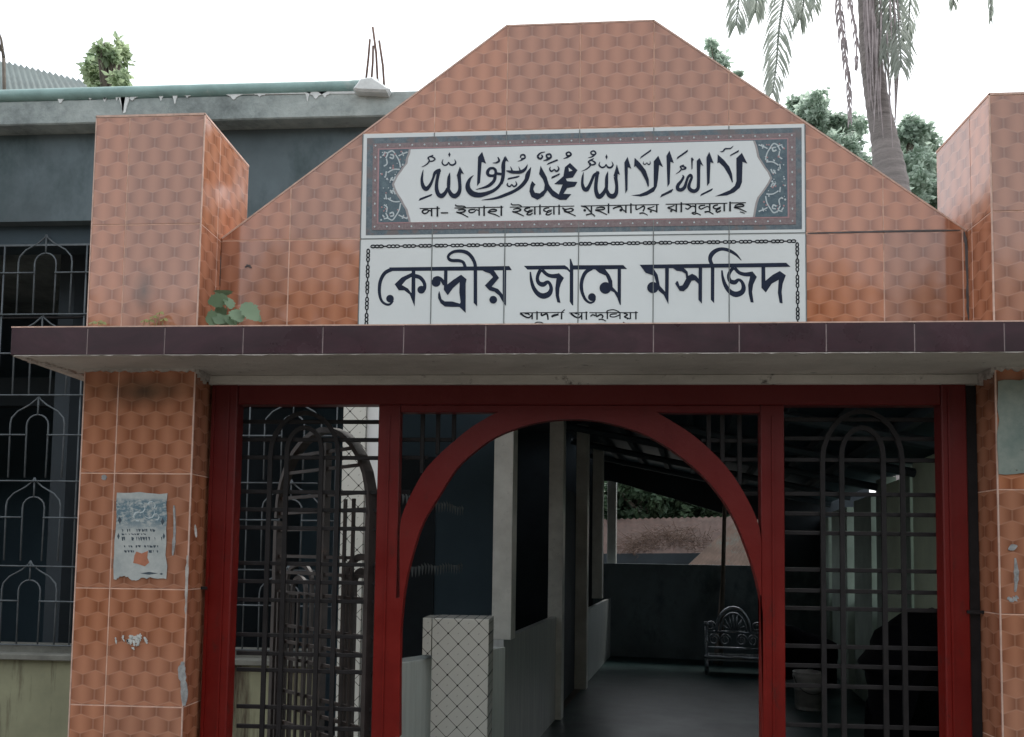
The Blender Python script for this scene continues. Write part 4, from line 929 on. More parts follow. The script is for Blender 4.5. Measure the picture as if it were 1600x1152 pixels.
def scol(px_r): return CS(px_r, 900, .0)[0]
# columns: (right edge px, floor-standing?)
cols_ = [(800, m_dia), (879, m_gtile), (917.5, m_gtile), (941, m_gtile), (962, m_gtile)]
scs = []
m_col = simple('column_glaze', (.55, .56, .52), .3, .2, 4, bump=.05, dirt=((.40, .41, .39), 30, .58))
for px_, mt in cols_:
    s_, _ = CS(px_, 900, .0); scs.append(s_)
    fbox('column', s_-.01, s_+.12, -.125, 0, ZF if px_ in (879, 917.5) else ZHW, ZCEIL, m_col, vr, .003)
print('cols s', scs)
cbox('half_wall', scs[0]+.02, scs[1]-.01, -.10, -.05, ZF, ZHW, m_gtile, vr, .002)
fbox('half_wall_end', scs[0]-.01, scs[0]+.018, -.13, -.045, ZF, ZHW, m_gtile, vr, .002)
cbox('half_wall', scs[2]+.12, scs[4]+.3, -.10, -.05, ZF, CS(944, 940, -.05)[1], m_gtile, vr, .002)
se = CS(953.5, 1032, -.05)[0]      # end wall
print('end s', se)
Wc = (PZ(1465, 708, 2.3)-O0).dot(nC); print('corridor width', Wc)
zend = CS(962, 881, 0)[1]; pe = CP(se, 0, 0)
dd = ray(1050, 882); kq = (pe-CAM).dot(dC)/V((dd.x, dd.y, dd.z)).dot(dC); zend = (CAM+dd*kq).z
print('end wall top', zend)
def onend0(px, py):
    d = ray(px, py); k_ = (CP(se, 0, 0)-CAM).dot(dC)/d.dot(dC); return (CAM+d*k_-CP(0, 0, 0)).dot(nC)
fbox('end_wall', se, se+.12, -.3, Wc+.6, 0, zend, m_wall, vr)
fbox('end_wall', se-.001, se+.119, onend0(1220, 850), Wc+.6, zend+.001, 2.6, m_darkin, vr)  # added dark upper piece, blocks the bright view past the end wall
cbox('corridor_floor', -6.6, se, -.05, Wc, ZF-.1, ZF, m_floor, vr)
# tiled pier and the white wall left of it
yp = 2.15
MB().box(X(674, 1050, yp), X(763, 1050, yp), yp, yp+.25, 0, Z(720, 967, yp), .003).build('tiled_pier', m_dia, vr)
MB().box(X(660, 1000, yp)-.0, X(674, 1000, yp)-.0005, yp+.001, yp+.22, Z(665, 1024, yp), Z(720, 967, yp), .002).build('pier_shoulder', m_dia, vr)
zw = Z(640, 1030, yp+.05)
MB().slab([(0, 0), (.9, 0), (.9, zw+.01), (0, zw-.0)], 0, .12, V((X(614, 1050, yp-.15), yp-.15, 0)), V((.55, .83, 0)).normalized(), V((0, 0, 1)), V((-.83, .55, 0)).normalized(), .003).build('white_wall', m_wtile, vr)
# dark room wall seen between the columns
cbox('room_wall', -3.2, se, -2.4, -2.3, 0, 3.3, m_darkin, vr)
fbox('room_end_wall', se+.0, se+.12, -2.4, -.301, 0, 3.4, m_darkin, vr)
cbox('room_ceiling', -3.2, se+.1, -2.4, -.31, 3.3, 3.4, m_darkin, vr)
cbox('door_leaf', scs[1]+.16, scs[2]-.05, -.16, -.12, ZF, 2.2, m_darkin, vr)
for i, s_ in enumerate((scs[0]-1.9, scs[0]-1.2)):
    for zz_ in (1.25, 1.62): pass
rail = MB()
bun = MB()
for zz_, s0_, s1_ in ((1.50, -3.4, scs[0]+.1), (1.87, -3.4, scs[0]+.1)):
    n_ = 26
    for i in range(n_):
        s_ = s0_+(s1_-s0_)*i/n_; a, b = CP(s_, -.35, zz_-.012*math.sin(i*.9)), CP(s_+.05, -.35, zz_-.012)
        m = (a+b)/2-V((0, 0, .06)); bun.add([a, b, m], [(0, 1, 2)])
tag(bun.build('pennant_string', simple('faded_pennant', (.16, .18, .19), .9, .4, 9, bump=0), recalc=False), 'string of small faded pennants inside the dark hall', 'bunting', kind='stuff')
# tin roof over the corridor: ridge side above the left columns, eave on the right
ZE = 2.3
def roofz(t): return ZCEIL+.04+(ZE-ZCEIL)*(t+.3)/(Wc+.3)*1.0
mb = MB(); s0_ = -3.25; nn = 120
ts = [-.5+i*(Wc+1.1)/nn for i in range(nn+1)]
rs = MB(); S_ = [s0_+i*(se+.5-s0_)/150 for i in range(151)]
vs = [CP(s_, t, roofz(t)+.012*math.sin(i*math.pi/1.0)*0+(.011 if i % 2 else -.011)) for i, s_ in enumerate(S_) for t in (-.28, Wc+.12)]
rs.add(vs, [(2*i, 2*i+1, 2*i+3, 2*i+2) for i in range(150)])
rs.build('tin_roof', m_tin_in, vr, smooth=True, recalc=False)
rs = MB(); S2 = [-4.25+i*(1.0)/30 for i in range(31)]  # added near strip of roof, out of view, keeps daylight off the floor
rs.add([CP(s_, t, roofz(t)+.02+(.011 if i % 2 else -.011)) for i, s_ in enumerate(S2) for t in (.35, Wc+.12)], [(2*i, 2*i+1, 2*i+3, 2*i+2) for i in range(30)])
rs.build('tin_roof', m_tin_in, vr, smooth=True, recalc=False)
for i in range(9):
    t = -.2+i*(Wc-.2)/8; z_ = roofz(t)-.05
    cbox('purlin', s0_+.05, se+.3, t-.025, t+.025, z_-.04, z_+.03, m_beam, vr)
for i in range(6):
    s_ = -3.1+i*(se+3.0)/5.5
    a, b = CP(s_, -.3, roofz(-.3)-.12), CP(s_, Wc, roofz(Wc)-.12)
    m_ = MB(); m_.tube([a, b], .035, 6); m_.build('rafter', m_beam, vr)
# scalloped gable board of the far roof end
fp = [(955, 752), (985, 760), (1010, 768), (1050, 779), (1090, 791), (1130, 803), (1180, 812), (1260, 818)]
def onend(px, py):
    d = ray(px, py); k_ = (CP(se+.1, 0, 0)-CAM).dot(dC)/d.dot(dC); p = CAM+d*k_; q = p-CP(0, 0, 0); return (q.dot(nC), p.z)
pts = [onend(*q) for q in fp]
MB().slab([(-.6, 3.3), (-.6, pts[0][1])]+pts+[(Wc+.4, pts[-1][1]), (Wc+.4, 2.5)], se+.05, se+.09, V((O0.x, O0.y, 0)), nC, V((0, 0, 1)), dC).build('gable_board', m_darkin, vr)
# right side wall: panels, posts and bright gaps
sw_ = empty('side_wall', CP(2, Wc, 0), 'green plastered side wall with posts and light gaps behind the right grille', 'wall')
def sR(px): return CS(px, 889, Wc)[0]
segs = [(1476, 1428, m_green, 708), (1423.5, 1411, m_greend, 0), (1407, 1384, m_green, 742), (1383, 1370, m_greend, 0), (1362, 1335, m_greend, 768), (1324, 1300, m_greend, 785), (1295, 1272, m_greend, 800), (1270, 1215, m_greend, 0)]
for a, b, mt, top in segs:
    z1_ = CS(b, top+15, Wc)[1] if top else roofz(Wc)-.05
    z1_ = min(z1_, roofz(Wc)-.03)
    cbox('wall_panel' if mt is m_green else 'wall_post', sR(a), sR(b), Wc, Wc+.10, 0, z1_, mt, sw_)
cbox('wall_panel', -5.2, sR(1478), Wc, Wc+.1, 0, 2.2, m_green, sw_)
cbox('base_wall', sR(1476), sR(1205), Wc+.101, Wc+.18, 0, 1.1, m_lower, sw_)
# ------------------------------------------------------------------ things standing in the corridor
def vis(px, py, z): return PZ(px, py, z)
# ornate steel bench
bl, br_ = vis(1103, 1054, ZF), vis(1198, 1058, ZF)
bb = empty('ornate_bench', (bl+br_)/2, 'shiny ornate steel bench with round scrolled backrest by the end wall', 'bench')
bx0 = 0; BW = (br_-bl).length; bu = (br_-bl).normalized(); bn = V((-bu.y, bu.x, 0))
k_s = BW/93.0       # metres per photo pixel at the bench
def bp(u, v, d=0): return bl+bu*(u*k_s)+V((0, 0, v*k_s))+bn*d
def btube(name, pts, r, d=.0, parent=bb, k=6):
    m_ = MB(); m_.tube([bp(a, b, d) for a, b in pts], r, k); return m_.build(name, m_chrome, parent, smooth=True)
for u in (2, 90):
    for d in (0, .34): btube('leg', [(u, 0), (u, 74 if d else 32)], .022, d, k=8)
MB().slab([(0, 0), (93*k_s, 0), (93*k_s, .05), (0, .05)], -.02, .36, bp(0, 22), bu, V((0, 0, 1)), bn, .006).build('seat', m_chrome, bb)
btube('seat_rail', [(-3, 28), (96, 28)], .02, -.02)
DB = .34; LV = 64
btube('back_rail', [(2, LV), (90, LV)], .018, DB); btube('back_rail', [(2, 38), (90, 38)], .014, DB)
rd = [(45-27*math.cos(t*math.pi/12), LV+40*math.sin(t*math.pi/12)) for t in range(13)]
btube('round_crest', rd, .022, DB); btube('round_crest', [(45+(a-45)*.78, LV+(b-LV)*.78) for a, b in rd], .014, DB)
for i in range(7):
    t = (i+1)*math.pi/8; btube('crest_spoke', [(45-6*math.cos(t), LV+4), (45-20*math.cos(t), LV+30*math.sin(t))], .012, DB)
for cu in (14, 32, 58, 76): btube('scroll', [(cu+(9-.33*t)*math.cos(t*.5), 51+(10-.33*t)*math.sin(t*.5)) for t in range(22)], .012, DB)
for cu in (9, 82): btube('scroll', [(cu+(8-.3*t)*math.cos(t*.5), LV+9+(8-.3*t)*math.sin(t*.5)) for t in range(18)], .012, DB)
for u in (2, 90): btube('finial', [(u, 74), (u, 80)], .032, DB)
for u in (1, 91): btube('arm', [(u, 50), (u, 48)], .02, .17, k=8); MB().slab([(0, 0), (.36, 0), (.36, .03), (0, .03)], 0, .03, bp(u-1, 50), bn, V((0, 0, 1)), bu, .004).build('armrest', m_chrome, bb)
for i, (a, b, lb) in enumerate((((1118, 962), (1130, 886), 'thin pole leaning on the end wall left of the bench'), ((1123, 958), (1131, 905), 'shorter pole leaning beside the thin one at the bench'))):
    s1 = onend(*b); pt = CP(se-.03, s1[0], s1[1]); q = onend(*a); pb_ = CP(se-.35, q[0]*.985, max(ZF, q[1]-.5))
    m_ = MB(); m_.tube([pb_-V((0, 0, .35)) if False else V((pb_.x, pb_.y, ZF)), pt], .018, 6)
    tag(m_.build('leaning_pole', m_wood, smooth=True), lb, 'pole', 'poles leaning at the end wall')
# bucket
bk = vis(1264, 1108, ZF); R0 = 24/FPX*(bk-CAM).dot(FW)
be = empty('plastic_bucket', bk, 'dirty white plastic bucket on the corridor floor behind the right grille', 'bucket')
hB = 58/FPX*(bk-CAM).dot(FW)
m_ = MB()
prof = [(0, .005), (.80, 0), (.82, .02), (.86, .30), (.90, .52), (.93, .54), (.93, .60), (.90, .62), (.95, .80), (1.0, .84), (1.0, .92), (.96, .93), (1.0, .97), (1.0, 1.0), (.93, 1.0), (.88, .1), (0, .08)]
kk = 24; vs = [bk+V((R0*r_*math.cos(2*math.pi*j/kk), R0*r_*math.sin(2*math.pi*j/kk), hB*z_)) for r_, z_ in prof for j in range(kk)]
m_.add(vs, [(i*kk+j, i*kk+(j+1) % kk, (i+1)*kk+(j+1) % kk, (i+1)*kk+j) for i in range(len(prof)-1) for j in range(kk)]); m_.build('bucket_body', m_bucket, be, smooth=True)
m_ = MB(); m_.tube([bk+V((R0*1.02*math.cos(t*math.pi/10), -R0*.25-R0*.8*math.sin(t*math.pi/10), hB*(.90-.45*math.sin(t*math.pi/10)))) for t in range(11)], .004, 5); m_.build('handle', m_iron, be)
# covered heaps: a lumpy surface over a px silhouette
def heap(name, sil, base_py, depth_pt, th, mat, label, cat, amp=.03):
    """closed lumpy body whose outline (px) stands on the plane through depth_pt facing the camera"""
    d0 = (depth_pt-CAM).dot(FW)
    pts = []
    for a, b in [tuple(q) for q in cr(sil, 3)]:
        r_ = ray(a, b); pts.append(CAM+r_*(d0/r_.dot(FW)))
    fwd = V((FW.x, FW.y, 0)).normalized(); side = V((fwd.y, -fwd.x, 0))
    c_ = sum(pts, V((0, 0, 0)))/len(pts); zb_ = ZF; m_ = MB(); vs = []; n_ = len(pts)
    prof_ = [(.25, -.5), (.6, -.47), (.82, -.38), (.94, -.24), (1, -.08), (1, .1), (.94, .26), (.8, .4), (.5, .5)]; L_ = len(prof_)-1
    for i, (f_, dd_) in enumerate(prof_):
        for p in pts:
            q = c_+(p-c_)*f_; q.z = max(zb_+(q.z-zb_), zb_)
            q += fwd*(dd_*th+amp*math.sin(q.z*23+i)*math.sin(q.dot(side)*31-i*2)); vs.append(q)
    m_.add(vs, [(i*n_+j, i*n_+(j+1) % n_, (i+1)*n_+(j+1) % n_, (i+1)*n_+j) for i in range(L_) for j in range(n_)]+[tuple(range(n_)), tuple(L_*n_+j for j in range(n_))[::-1]])
    o = m_.build(name, mat, smooth=True); tag(o, label, cat); return o
dp_ = vis(1420, 1195, ZF)
heap('covered_motorbike', [(1478, 1190), (1478, 968), (1460, 958), (1428, 957), (1418, 966), (1408, 976), (1392, 980), (1388, 1006), (1372, 1020), (1358, 1041), (1362, 1052), (1374, 1062), (1378, 1100), (1380, 1150), (1368, 1190)], 1190, dp_, .7, m_tarp, 'bulky thing under a black cover parked behind the right grille', 'covered motorbike')
dq = vis(1262, 1085, ZF)
heap('covered_heap', [(1210, 1060), (1212, 985), (1236, 978), (1256, 986), (1280, 994), (1300, 1002), (1308, 1010), (1306, 1040), (1303, 1106), (1288, 1107), (1284, 1045), (1240, 1040), (1232, 1062)], 1085, dq+dC*.5, .3, m_tarp, 'dark cloth covered heap beyond the white bucket', 'heap', .02)
# ------------------------------------------------------------------ beyond the end wall: tin roofs, vines, trees
def tin(name, c4, mat, label, n_=40, amp=.02):
    """corrugated sheet roof over four corners (eave l, eave r, ridge r, ridge l), with thickness below"""
    a, b, c, d = c4; nrm = (b-a).cross(d-a).normalized(); m_ = MB(); vs = []
    e = empty(name, V(((a.x+b.x)/2, (a.y+b.y)/2, 0)), label, 'shed roof' if 'roof' in name else 'shed')
    N_ = n_*2
    for i in range(N_+1):
        t = i/N_; h = amp if i % 2 else -amp
        vs += [a+(b-a)*t+nrm*h, d+(c-d)*t+nrm*h]
    m_.add(vs, [(2*i, 2*i+2, 2*i+3, 2*i+1) for i in range(N_)]); m_.build('tin_sheet', mat, e, smooth=True, recalc=False)
    m2 = MB(); m2.add([V((p.x, p.y, z_)) for p in (a, b) for z_ in (0, p.z-.06)], [(0, 2, 3, 1)])
    q = [V((a.x, a.y, 0)), V((b.x, b.y, 0)), V((b.x, b.y, b.z+.035)), V((a.x, a.y, a.z+.035))]
    dn = V((nrm.x, nrm.y, 0)); dn = dn.normalized()*.1 if dn.length > .01 else V((0, .1, 0))
    if dn.y < 0: dn = -dn
    m3 = MB(); m3.add(q+[p+dn for p in q], [(0, 1, 2, 3), (7, 6, 5, 4), (0, 4, 5, 1), (1, 5, 6, 2), (2, 6, 7, 3), (3, 7, 4, 0)]); m3.build('shed_wall', m_darkin, e)
    return e
def onp(px, py, y): return P(px, py, y)
sh = tin('tin_roof_shed', [onp(930, 868, 15.5), onp(1260, 866, 15.5), onp(1250, 805, 18.0), onp(930, 812, 18.0)], m_rust, 'rusty brown corrugated shed roof with dry vines seen through the arch', 34)
sh2 = tin('low_tin_roof_shed', [onp(1068, 888, 13.6), onp(1260, 890, 13.4), onp(1255, 815, 15.0), onp(1150, 812, 15.2)], m_rust2, 'paler patched tin roof sloping in front of the rusty one', 26)
random.seed(11); m_ = MB()
for i in range(420):
    cx, cy = random.choice([(1000, 850), (1030, 845), (1060, 840), (985, 858), (1085, 848)]); px_, py_ = random.gauss(cx, 16), random.gauss(cy, 7)
    if not (965 < px_ < 1130 and 818 < py_ < 868): continue
    y_ = 15.5+(868-py_)/60*2.5-.12; p = P(px_, py_, y_); q = p+V((random.uniform(-.45, .45), random.uniform(-.1, .1), random.uniform(-.15, .22))); mid = (p+q)/2+V((random.uniform(-.1, .1), -.05, random.uniform(-.08, .15)))
    m_.tube([p, mid, q], [.006, .005, .003], 3)
tag(m_.build('dry_vines', m_straw), 'tangle of dry brown vines lying on the rusty shed roof', 'dry vines', kind='stuff')
def leaves(centres, n, size, mat, name, parent=None, flat=.0, seed=1, droop=.3, shell=.55):
    rnd = random.Random(seed); m_ = MB(); vs = []; fs = []
    tot = sum(r_[1]**2 for r_ in centres)
    for c_, R_, *sq in centres:
        sq = sq[0] if sq else 1
        for i in range(int(n*R_**2/tot)):
            d = V((rnd.gauss(0, 1), rnd.gauss(0, 1), rnd.gauss(0, 1))).normalized(); r_ = R_*(shell+(1.08-shell)*rnd.random()**.6)
            p = V(c_)+V((d.x*r_, d.y*r_, d.z*r_*sq)); s_ = size*rnd.uniform(.6, 1.3)
            a = V((rnd.gauss(0, 1), rnd.gauss(0, 1), rnd.gauss(0, .6)-droop)).normalized(); b = a.cross(d+V((rnd.gauss(0, .4), rnd.gauss(0, .4), .3))).normalized()
            nn_ = a.cross(b)*s_*.12; k_ = len(vs)
            vs += [p, p+a*s_*.5+b*s_*.28+nn_, p+a*s_, p+a*s_*.5-b*s_*.28+nn_]; fs += [(k_, k_+1, k_+2, k_+3)]
    return mesh(name, vs, fs, mat, parent)
def tree(name, label, base, trunk_h, centres, n, size, mat, seed, tr=.14, group=None):
    e = empty(name, base, label, 'tree', group)
    m_ = MB(); c0 = V(centres[0][0]); top = V((base[0], base[1], trunk_h))
    m_.tube([V(base), V((base[0]+.1, base[1], trunk_h*.5)), top], [tr, tr*.8, tr*.6], 8)
    m_.build('trunk', m_bark, e, smooth=True)
    for c_, R_, *_ in centres[:12]:
        l = MB(); mid = (top+V(c_))/2+V((0, 0, -.1)); l.tube([top-V((0, 0, .1)), mid, V(c_), V(c_)+V((0, 0, R_*.6))], [tr*.45, tr*.3, tr*.15, tr*.05], 5); l.build('limb', m_bark, e, smooth=True)
    leaves(centres, n, size, mat, 'crown', e, seed=seed); return e
def cl(lst, y, jy=.8, seed=0):
    rnd = random.Random(seed); o = []
    for a, b, r_ in lst:
        yy = y+rnd.uniform(-jy, jy); p = P(a, b, yy); r0 = r_/FPX*(p-CAM).dot(FW)
        if r_ < 12: o.append((tuple(p), r0)); continue
        for k_ in range(11):
            d = V((rnd.gauss(0, 1), rnd.gauss(0, 1), rnd.gauss(0, 1))).normalized()*r0*rnd.uniform(.35, .95)
            o.append((tuple(p+d), r0*rnd.uniform(.22, .46)))
    return o
# broad tree right of the gable, two masses
YT = 11.0
c1 = cl([(1240, 175, 24), (1262, 168, 26), (1276, 158, 22), (1250, 205, 40), (1285, 195, 38), (1310, 210, 34), (1300, 245, 45), (1330, 380, 60), (1270, 330, 60), (1390, 400, 60), (1330, 480, 60), (1335, 255, 36), (1345, 285, 46), (1330, 200, 16), (1345, 193, 11), (1378, 300, 45)], YT, seed=2)
tree('broadleaf_tree', 'grey-green broadleaf tree rising behind the right slope of the gable', (P(1300, 400, YT).x, YT, 0), 3.2, c1, 20000, .12, m_leaf, 3, .16, 'trees behind the gateway')
c2 = cl([(1425, 190, 16), (1410, 205, 20), (1432, 215, 22), (1400, 240, 40), (1440, 245, 26), (1452, 218, 14), (1430, 275, 42), (1455, 290, 38), (1410, 300, 44), (1470, 310, 40), (1490, 330, 36), (1450, 400, 55), (1510, 410, 55), (1480, 490, 60)], YT+1.5, seed=4)
tree('broadleaf_tree', 'denser broadleaf tree between the palm trunk and the right pillar', (P(1440, 400, YT+1.5).x, YT+1.5, 0), 3.0, c2, 19000, .12, m_leaf, 5, .16, 'trees behind the gateway')
c3 = cl([(1112, 72, 7), (1117, 85, 7), (1128, 92, 8), (1110, 66, 5), (1133, 98, 6), (1150, 115, 6)], 9.0, .1, seed=6)
tree('thin_sapling', 'thin leafy twig poking above the right slope of the gable', (P(1125, 200, 9).x, 9, 0), P(1122, 130, 9).z, c3, 260, .10, m_leaf, 7, .03)
c4 = cl([(168, 85, 18), (185, 78, 16), (155, 100, 18), (180, 108, 22), (160, 122, 24), (190, 125, 14), (140, 108, 10), (196, 92, 9), (165, 150, 26), (150, 180, 28), (190, 175, 26)], 9.0, .5, seed=8)
tree('small_tree', 'small bright green tree top showing over the mosque roof', (P(165, 300, 9).x, 9, 0), P(165, 190, 9).z, c4, 4200, .11, m_leaf2, 9, .1)
c5 = cl([(970, 775, 30), (1000, 770, 34), (1035, 780, 34), (1070, 790, 34), (1110, 800, 34), (1160, 800, 40), (985, 740, 40), (1060, 750, 50), (1130, 760, 50), (940, 800, 45), (980, 810, 45), (1020, 815, 40), (1080, 820, 40), (1230, 800, 50)], 20, 1.2, seed=10)
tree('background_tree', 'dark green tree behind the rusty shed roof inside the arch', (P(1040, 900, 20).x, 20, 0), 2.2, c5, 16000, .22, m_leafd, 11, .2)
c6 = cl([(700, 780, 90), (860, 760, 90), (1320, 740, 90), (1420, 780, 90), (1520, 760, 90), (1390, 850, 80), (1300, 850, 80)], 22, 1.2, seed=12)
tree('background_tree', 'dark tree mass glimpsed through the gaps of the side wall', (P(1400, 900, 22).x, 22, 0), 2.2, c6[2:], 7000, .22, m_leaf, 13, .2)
# left tin roof and bare twig
yl_ = 8.0
tin('left_tin_roof_shed', [P(-140, 146, yl_-1), P(150, 146, yl_-1), P(128, 126, yl_+.6), P(-140, 60, yl_+.6)], m_tin, 'grey-green corrugated tin roof above the left end of the mosque', 30, .02)
m_ = MB(); m_.tube([P(-6, 40, 7), P(2, 62, 7), P(6, 92, 7)], [.01, .014, .02], 5); m_.tube([P(-14, 50, 7), P(-4, 62, 7), P(2, 80, 7)], [.008, .012, .016], 5)
m_.tube([P(6, 92, 7), P(8, 200, 7)], .02, 5)
tag(m_.build('bare_branch', m_bark, kind=None) if False else m_.build('bare_branch', m_bark, smooth=True), 'bare dark branch at the left edge above the tin roof', 'branch')
# ------------------------------------------------------------------ coconut palm
YPm = 7.5
palm = empty('coconut_palm', (P(1385, 400, YPm).x, YPm, 0), 'tall coconut palm with drooping dry fronds right of the gable', 'palm tree')
tk = [(1420, 700, 34), (1408, 420, 30), (1394, 300, 27), (1382, 220, 21), (1369, 150, 18), (1360, 80, 17), (1356, 0, 16), (1345, -120, 17), (1344, -230, 16)]
q = cr([(a, b, c) for a, b, c in tk], 8); m_ = MB()
m_.tube([P(a, b, YPm) for a, b, c in q], [.92*c/FPX*(YPm+2.1)*(1+.06*(i % 2)) for i, (a, b, c) in enumerate(q)], 14)
base = P(1420, 700, YPm); m_.tube([V((base.x+.05, YPm, 0)), V((base.x, YPm, base.z))], [.24, .20], 14); m_.build('trunk', m_trunk, palm, smooth=True)
def frond(px, mat, ll, n_=46, seed=0, dz=.0, sparse=1, side2=1, yoff=(0, 0), droop=.55, wd=.011):
    rnd = random.Random(seed); e = None
    pts = []
    for i, (a, b) in enumerate(px): pts.append(tuple(P(a, b, YPm+yoff[0]+(yoff[1]-yoff[0])*i/(len(px)-1))))
    c_ = [V(v) for v in cr(pts, 8)]; m_ = MB(); n0 = len(c_)
    m_.tube(c_, [.022*(1-.85*i/n0)+.003 for i in range(n0)], 5); rc = m_.build('frond', mat, palm, smooth=True)
    vs, fs = [], []
    for i in range(int(n_)):
        t = (i+rnd.random()*.5)/n_; f_ = t*(n0-1); j = min(int(f_), n0-2); p = c_[j].lerp(c_[j+1], f_-j); tn = (c_[j+1]-c_[j]).normalized()
        if t < .12: continue
        for sgn in ((1, -1) if side2 else (1,)):
            if rnd.random() > sparse: continue
            l = ll*math.sin(math.pi*(.12+.80*t))**.6*rnd.uniform(.8, 1.1)
            sv = tn.cross(V((0, -1, 0))).normalized()*sgn
            d = (sv*.85*(1-.45*t)+tn*.75+V((0, rnd.uniform(-.3, .3), -droop*.5))).normalized(); q1 = p+d*l*.5; q2 = p+d*l*.85+V((0, 0, -droop*l*.45)); wv = tn.cross(d).cross(d).normalized()*wd+V((0, wd*.8*rnd.uniform(-1, 1), 0))
            k_ = len(vs); vs += [p-wv*.4, p+wv*.4, q1-wv, q1+wv, q2]; fs += [(k_, k_+1, k_+3, k_+2), (k_+2, k_+3, k_+4)]
    o = mesh('leaflets', vs, fs, mat, rc); o['kind'] = 'stuff'
CR = (1356, -250)
frond([(1356, -250), (1290, -310), (1220, -240), (1195, -120), (1185, -30), (1180, 20)], m_palm, .46, 80, 21, yoff=(0, .3))
frond([(1356, -250), (1330, -290), (1290, -180), (1276, -60), (1272, 10)], m_palm, .38, 60, 22, yoff=(0, .6))
frond([(1356, -250), (1380, -280), (1420, -200), (1425, -70), (1421, 20), (1416, 60)], m_palm, .34, 70, 23, yoff=(0, .4))
frond([CR, (1290, -300), (1210, -230), (1170, -100), (1157, -20), (1150, 40)], m_palm, .50, 80, 1, yoff=(0, -.3))
frond([CR, (1320, -280), (1265, -180), (1232, -40), (1218, 40), (1213, 100), (1207, 145)], m_palm, .46, 90, 2, yoff=(0, -.6))
frond([CR, (1310, -290), (1275, -200), (1258, -80), (1256, 0), (1250, 30)], m_palm, .42, 70, 3, yoff=(0, .4))
frond([CR, (1365, -260), (1385, -160), (1390, -60), (1398, 20), (1406, 70), (1408, 105)], m_palm, .48, 90, 4, yoff=(0, -.5))
frond([CR, (1370, -270), (1410, -200), (1400, -80), (1388, 30), (1380, 90)], m_palm, .34, 70, 5, yoff=(0, -.4), droop=.9)
frond([CR, (1400, -310), (1460, -240), (1485, -120), (1488, -30), (1490, 8)], m_palm, .22, 50, 6, yoff=(0, .2))
frond([CR, (1430, -320), (1520, -260), (1552, -120), (1549, -30), (1548, 32)], m_palm, .16, 50, 7, yoff=(0, .0), droop=1.2)
frond([CR, (1335, -240), (1318, -120), (1312, 0), (1318, 60), (1326, 130), (1328, 188)], m_dead, .16, 60, 8, sparse=.8, yoff=(0, -.2), droop=1.5)
frond([CR, (1338, -240), (1325, -120), (1325, -20), (1338, 60), (1336, 110)], m_dead, .14, 40, 9, sparse=.6, yoff=(0, -.3), droop=1.5)
rnd = random.Random(4)
for i in range(46):
    a0 = rnd.uniform(1348, 1402); b0 = rnd.uniform(-40, 60); l = rnd.uniform(60, 190); m_ = MB(); sw2 = rnd.uniform(-8, 16)
    yy = YPm-.22-rnd.uniform(0, .15)
    m_.tube([P(a0, b0, yy), P(a0+sw2*.4, b0+l*.5, yy), P(min(a0+sw2, 1408-(b0+l > 150)*10), min(b0+l, 232), yy)], [.012, .010, .003], 4); m_.build('dead_strand', m_dead, palm)
# ------------------------------------------------------------------ plants on the canopy slab
def bigleaf(c_, tip, side, mat, parent, cup=.2, teeth=11, name='leaf'):
    """serrated oval leaf from stalk point c_ to tip, half-width vector side"""
    a = V(tip)-V(c_); s_ = V(side); n_ = a.cross(s_).normalized()*s_.length; vs = []; L_ = 18
    for i in range(L_+1):
        t = i/L_; w_ = math.sin(math.pi*min(1, t*.93+.05))**.7*(1+.22*(i % 2)-.12*math.sin(i*1.3)); p = V(c_)+a*t-n_*cup*(t-.3)**2*2
        vs += [p-s_*w_+n_*cup*w_*.9, p, p+s_*w_+n_*cup*w_*.9]
    fs = []
    for i in range(L_):
        fs += [(3*i, 3*i+1, 3*i+4, 3*i+3), (3*i+1, 3*i+2, 3*i+5, 3*i+4)]
    o = mesh(name, vs, fs, mat, parent, smooth=True); return o
YPl = D1-.10
pb0 = P(352, 509, YPl)
pl1 = empty('leafy_weed', (pb0.x, YPl, ZST), 'leafy green weed growing on the canopy between left pillar and gable', 'plant')
m_ = MB()
def PP(a, b, dy=0): return P(a, b, YPl+dy)
for st in ([(352, 509), (353, 490), (356, 470), (350, 460)], [(352, 508), (362, 490), (368, 482)], [(372, 506), (380, 490), (384, 478)], [(350, 508), (338, 494), (330, 496)]):
    m_.tube([PP(a, b) for a, b in st], .0016, 5)
m_.build('stem', m_weed, pl1)
k1 = 1/FPX*2.2
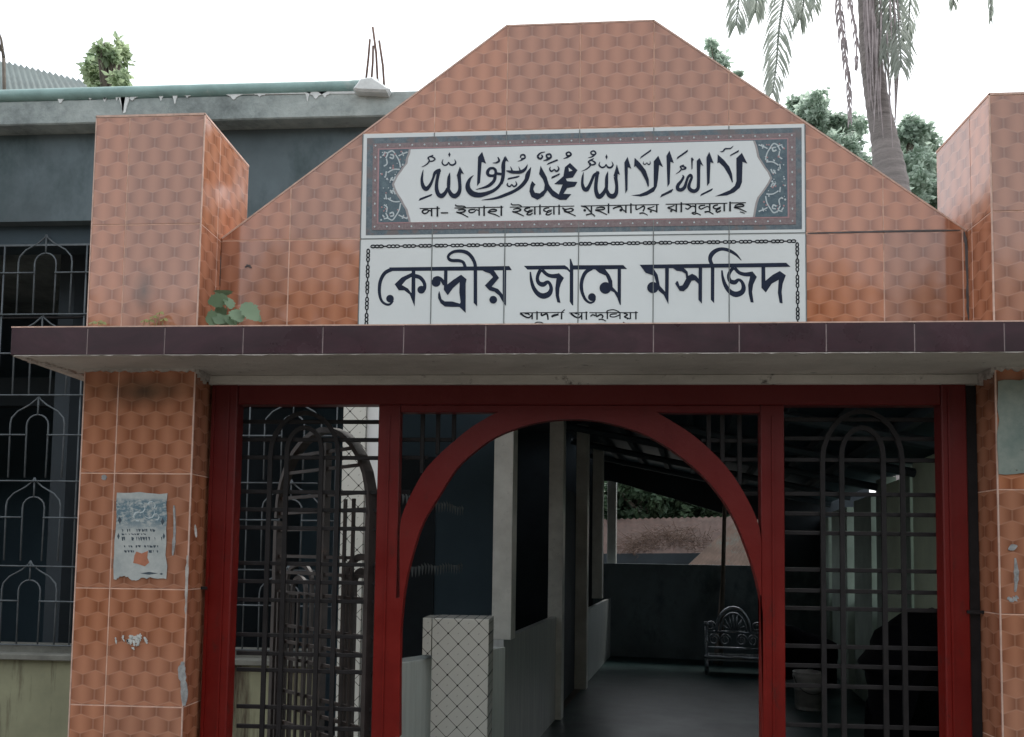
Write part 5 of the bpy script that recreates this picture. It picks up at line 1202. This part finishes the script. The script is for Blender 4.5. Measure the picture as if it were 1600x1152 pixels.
lf = [((356, 466), (325, 473), (2, 9), -.02), ((352, 462), (345, 452), (12, -1), .01), ((356, 465), (360, 482), (7, 1), -.01), ((340, 496), (322, 500), (1, 11), -.03), ((348, 492), (338, 505), (10, 4), -.02), ((354, 486), (336, 486), (1, 7), .0), ((366, 484), (376, 502), (10, -3), -.03), ((360, 492), (362, 509), (9, 1), -.015), ((352, 498), (348, 509), (9, 0), -.01), ((380, 474), (402, 500), (9, -7), -.03), ((386, 484), (408, 502), (4, -4), .01), ((358, 500), (372, 508), (3, 6), -.02)]
for (a, b, s_, dy) in lf:
    c_, t_ = PP(*a, dy), PP(*b, dy-.02); sd_ = V((s_[0]*k1, 0, -s_[1]*k1))+V((0, .006, 0))
    if abs((t_-c_).normalized().dot(sd_.normalized())) > .8: sd_ = V((-(t_-c_).z, .01, (t_-c_).x)).normalized()*s_[1]*k1*.7
    bigleaf(c_, t_, sd_, m_weed, pl1)
for (pts_, lb) in (([(238, 508, 250, 488), (244, 508, 240, 494), (248, 508, 256, 498), (222, 508, 226, 500), (230, 508, 234, 500)], 'small yellowish weed at the foot of the left upper pillar'), ([(141, 508, 145, 503), (148, 508, 155, 502), (155, 508, 160, 504)], 'tiny yellow weed at the left corner of the upper pillar')):
    y_ = -.02; b0 = P(pts_[0][0], 508, y_); e = empty('small_weed', (b0.x, y_, ZST), lb, 'weed')
    m_ = MB()
    for (a, b, c, d) in pts_: m_.tube([V((P(a, b, y_).x, y_, ZST)), P(c, d, y_)], .0008, 4)
    m_.build('stem', m_weedy, e)
    for i, (a, b, c, d) in enumerate(pts_):
        for s_ in (-1, 1): bigleaf(P(c, d, y_), P(c+s_*6, d+3, y_-.005), V((0, .004, .004)), m_weedy, e)

# the wooded far side of the lane, behind the viewpoint: the glazed tiles mirror it
random.seed(31); rnd = random.Random(31); cs6 = []
for i in range(26):
    x_ = -16+i*1.28; h_ = rnd.uniform(5.2, 7.2)
    for z_ in (0.9, 2.3, 3.7, h_-1.0): cs6.append(((x_+rnd.uniform(-.4, .4), -11.5+rnd.uniform(-.8, .8), z_), rnd.uniform(1.0, 1.5)))
o = leaves(cs6, 26000, .42, m_leafd, 'far_treeline', seed=32, shell=.2); o['kind'] = 'structure'
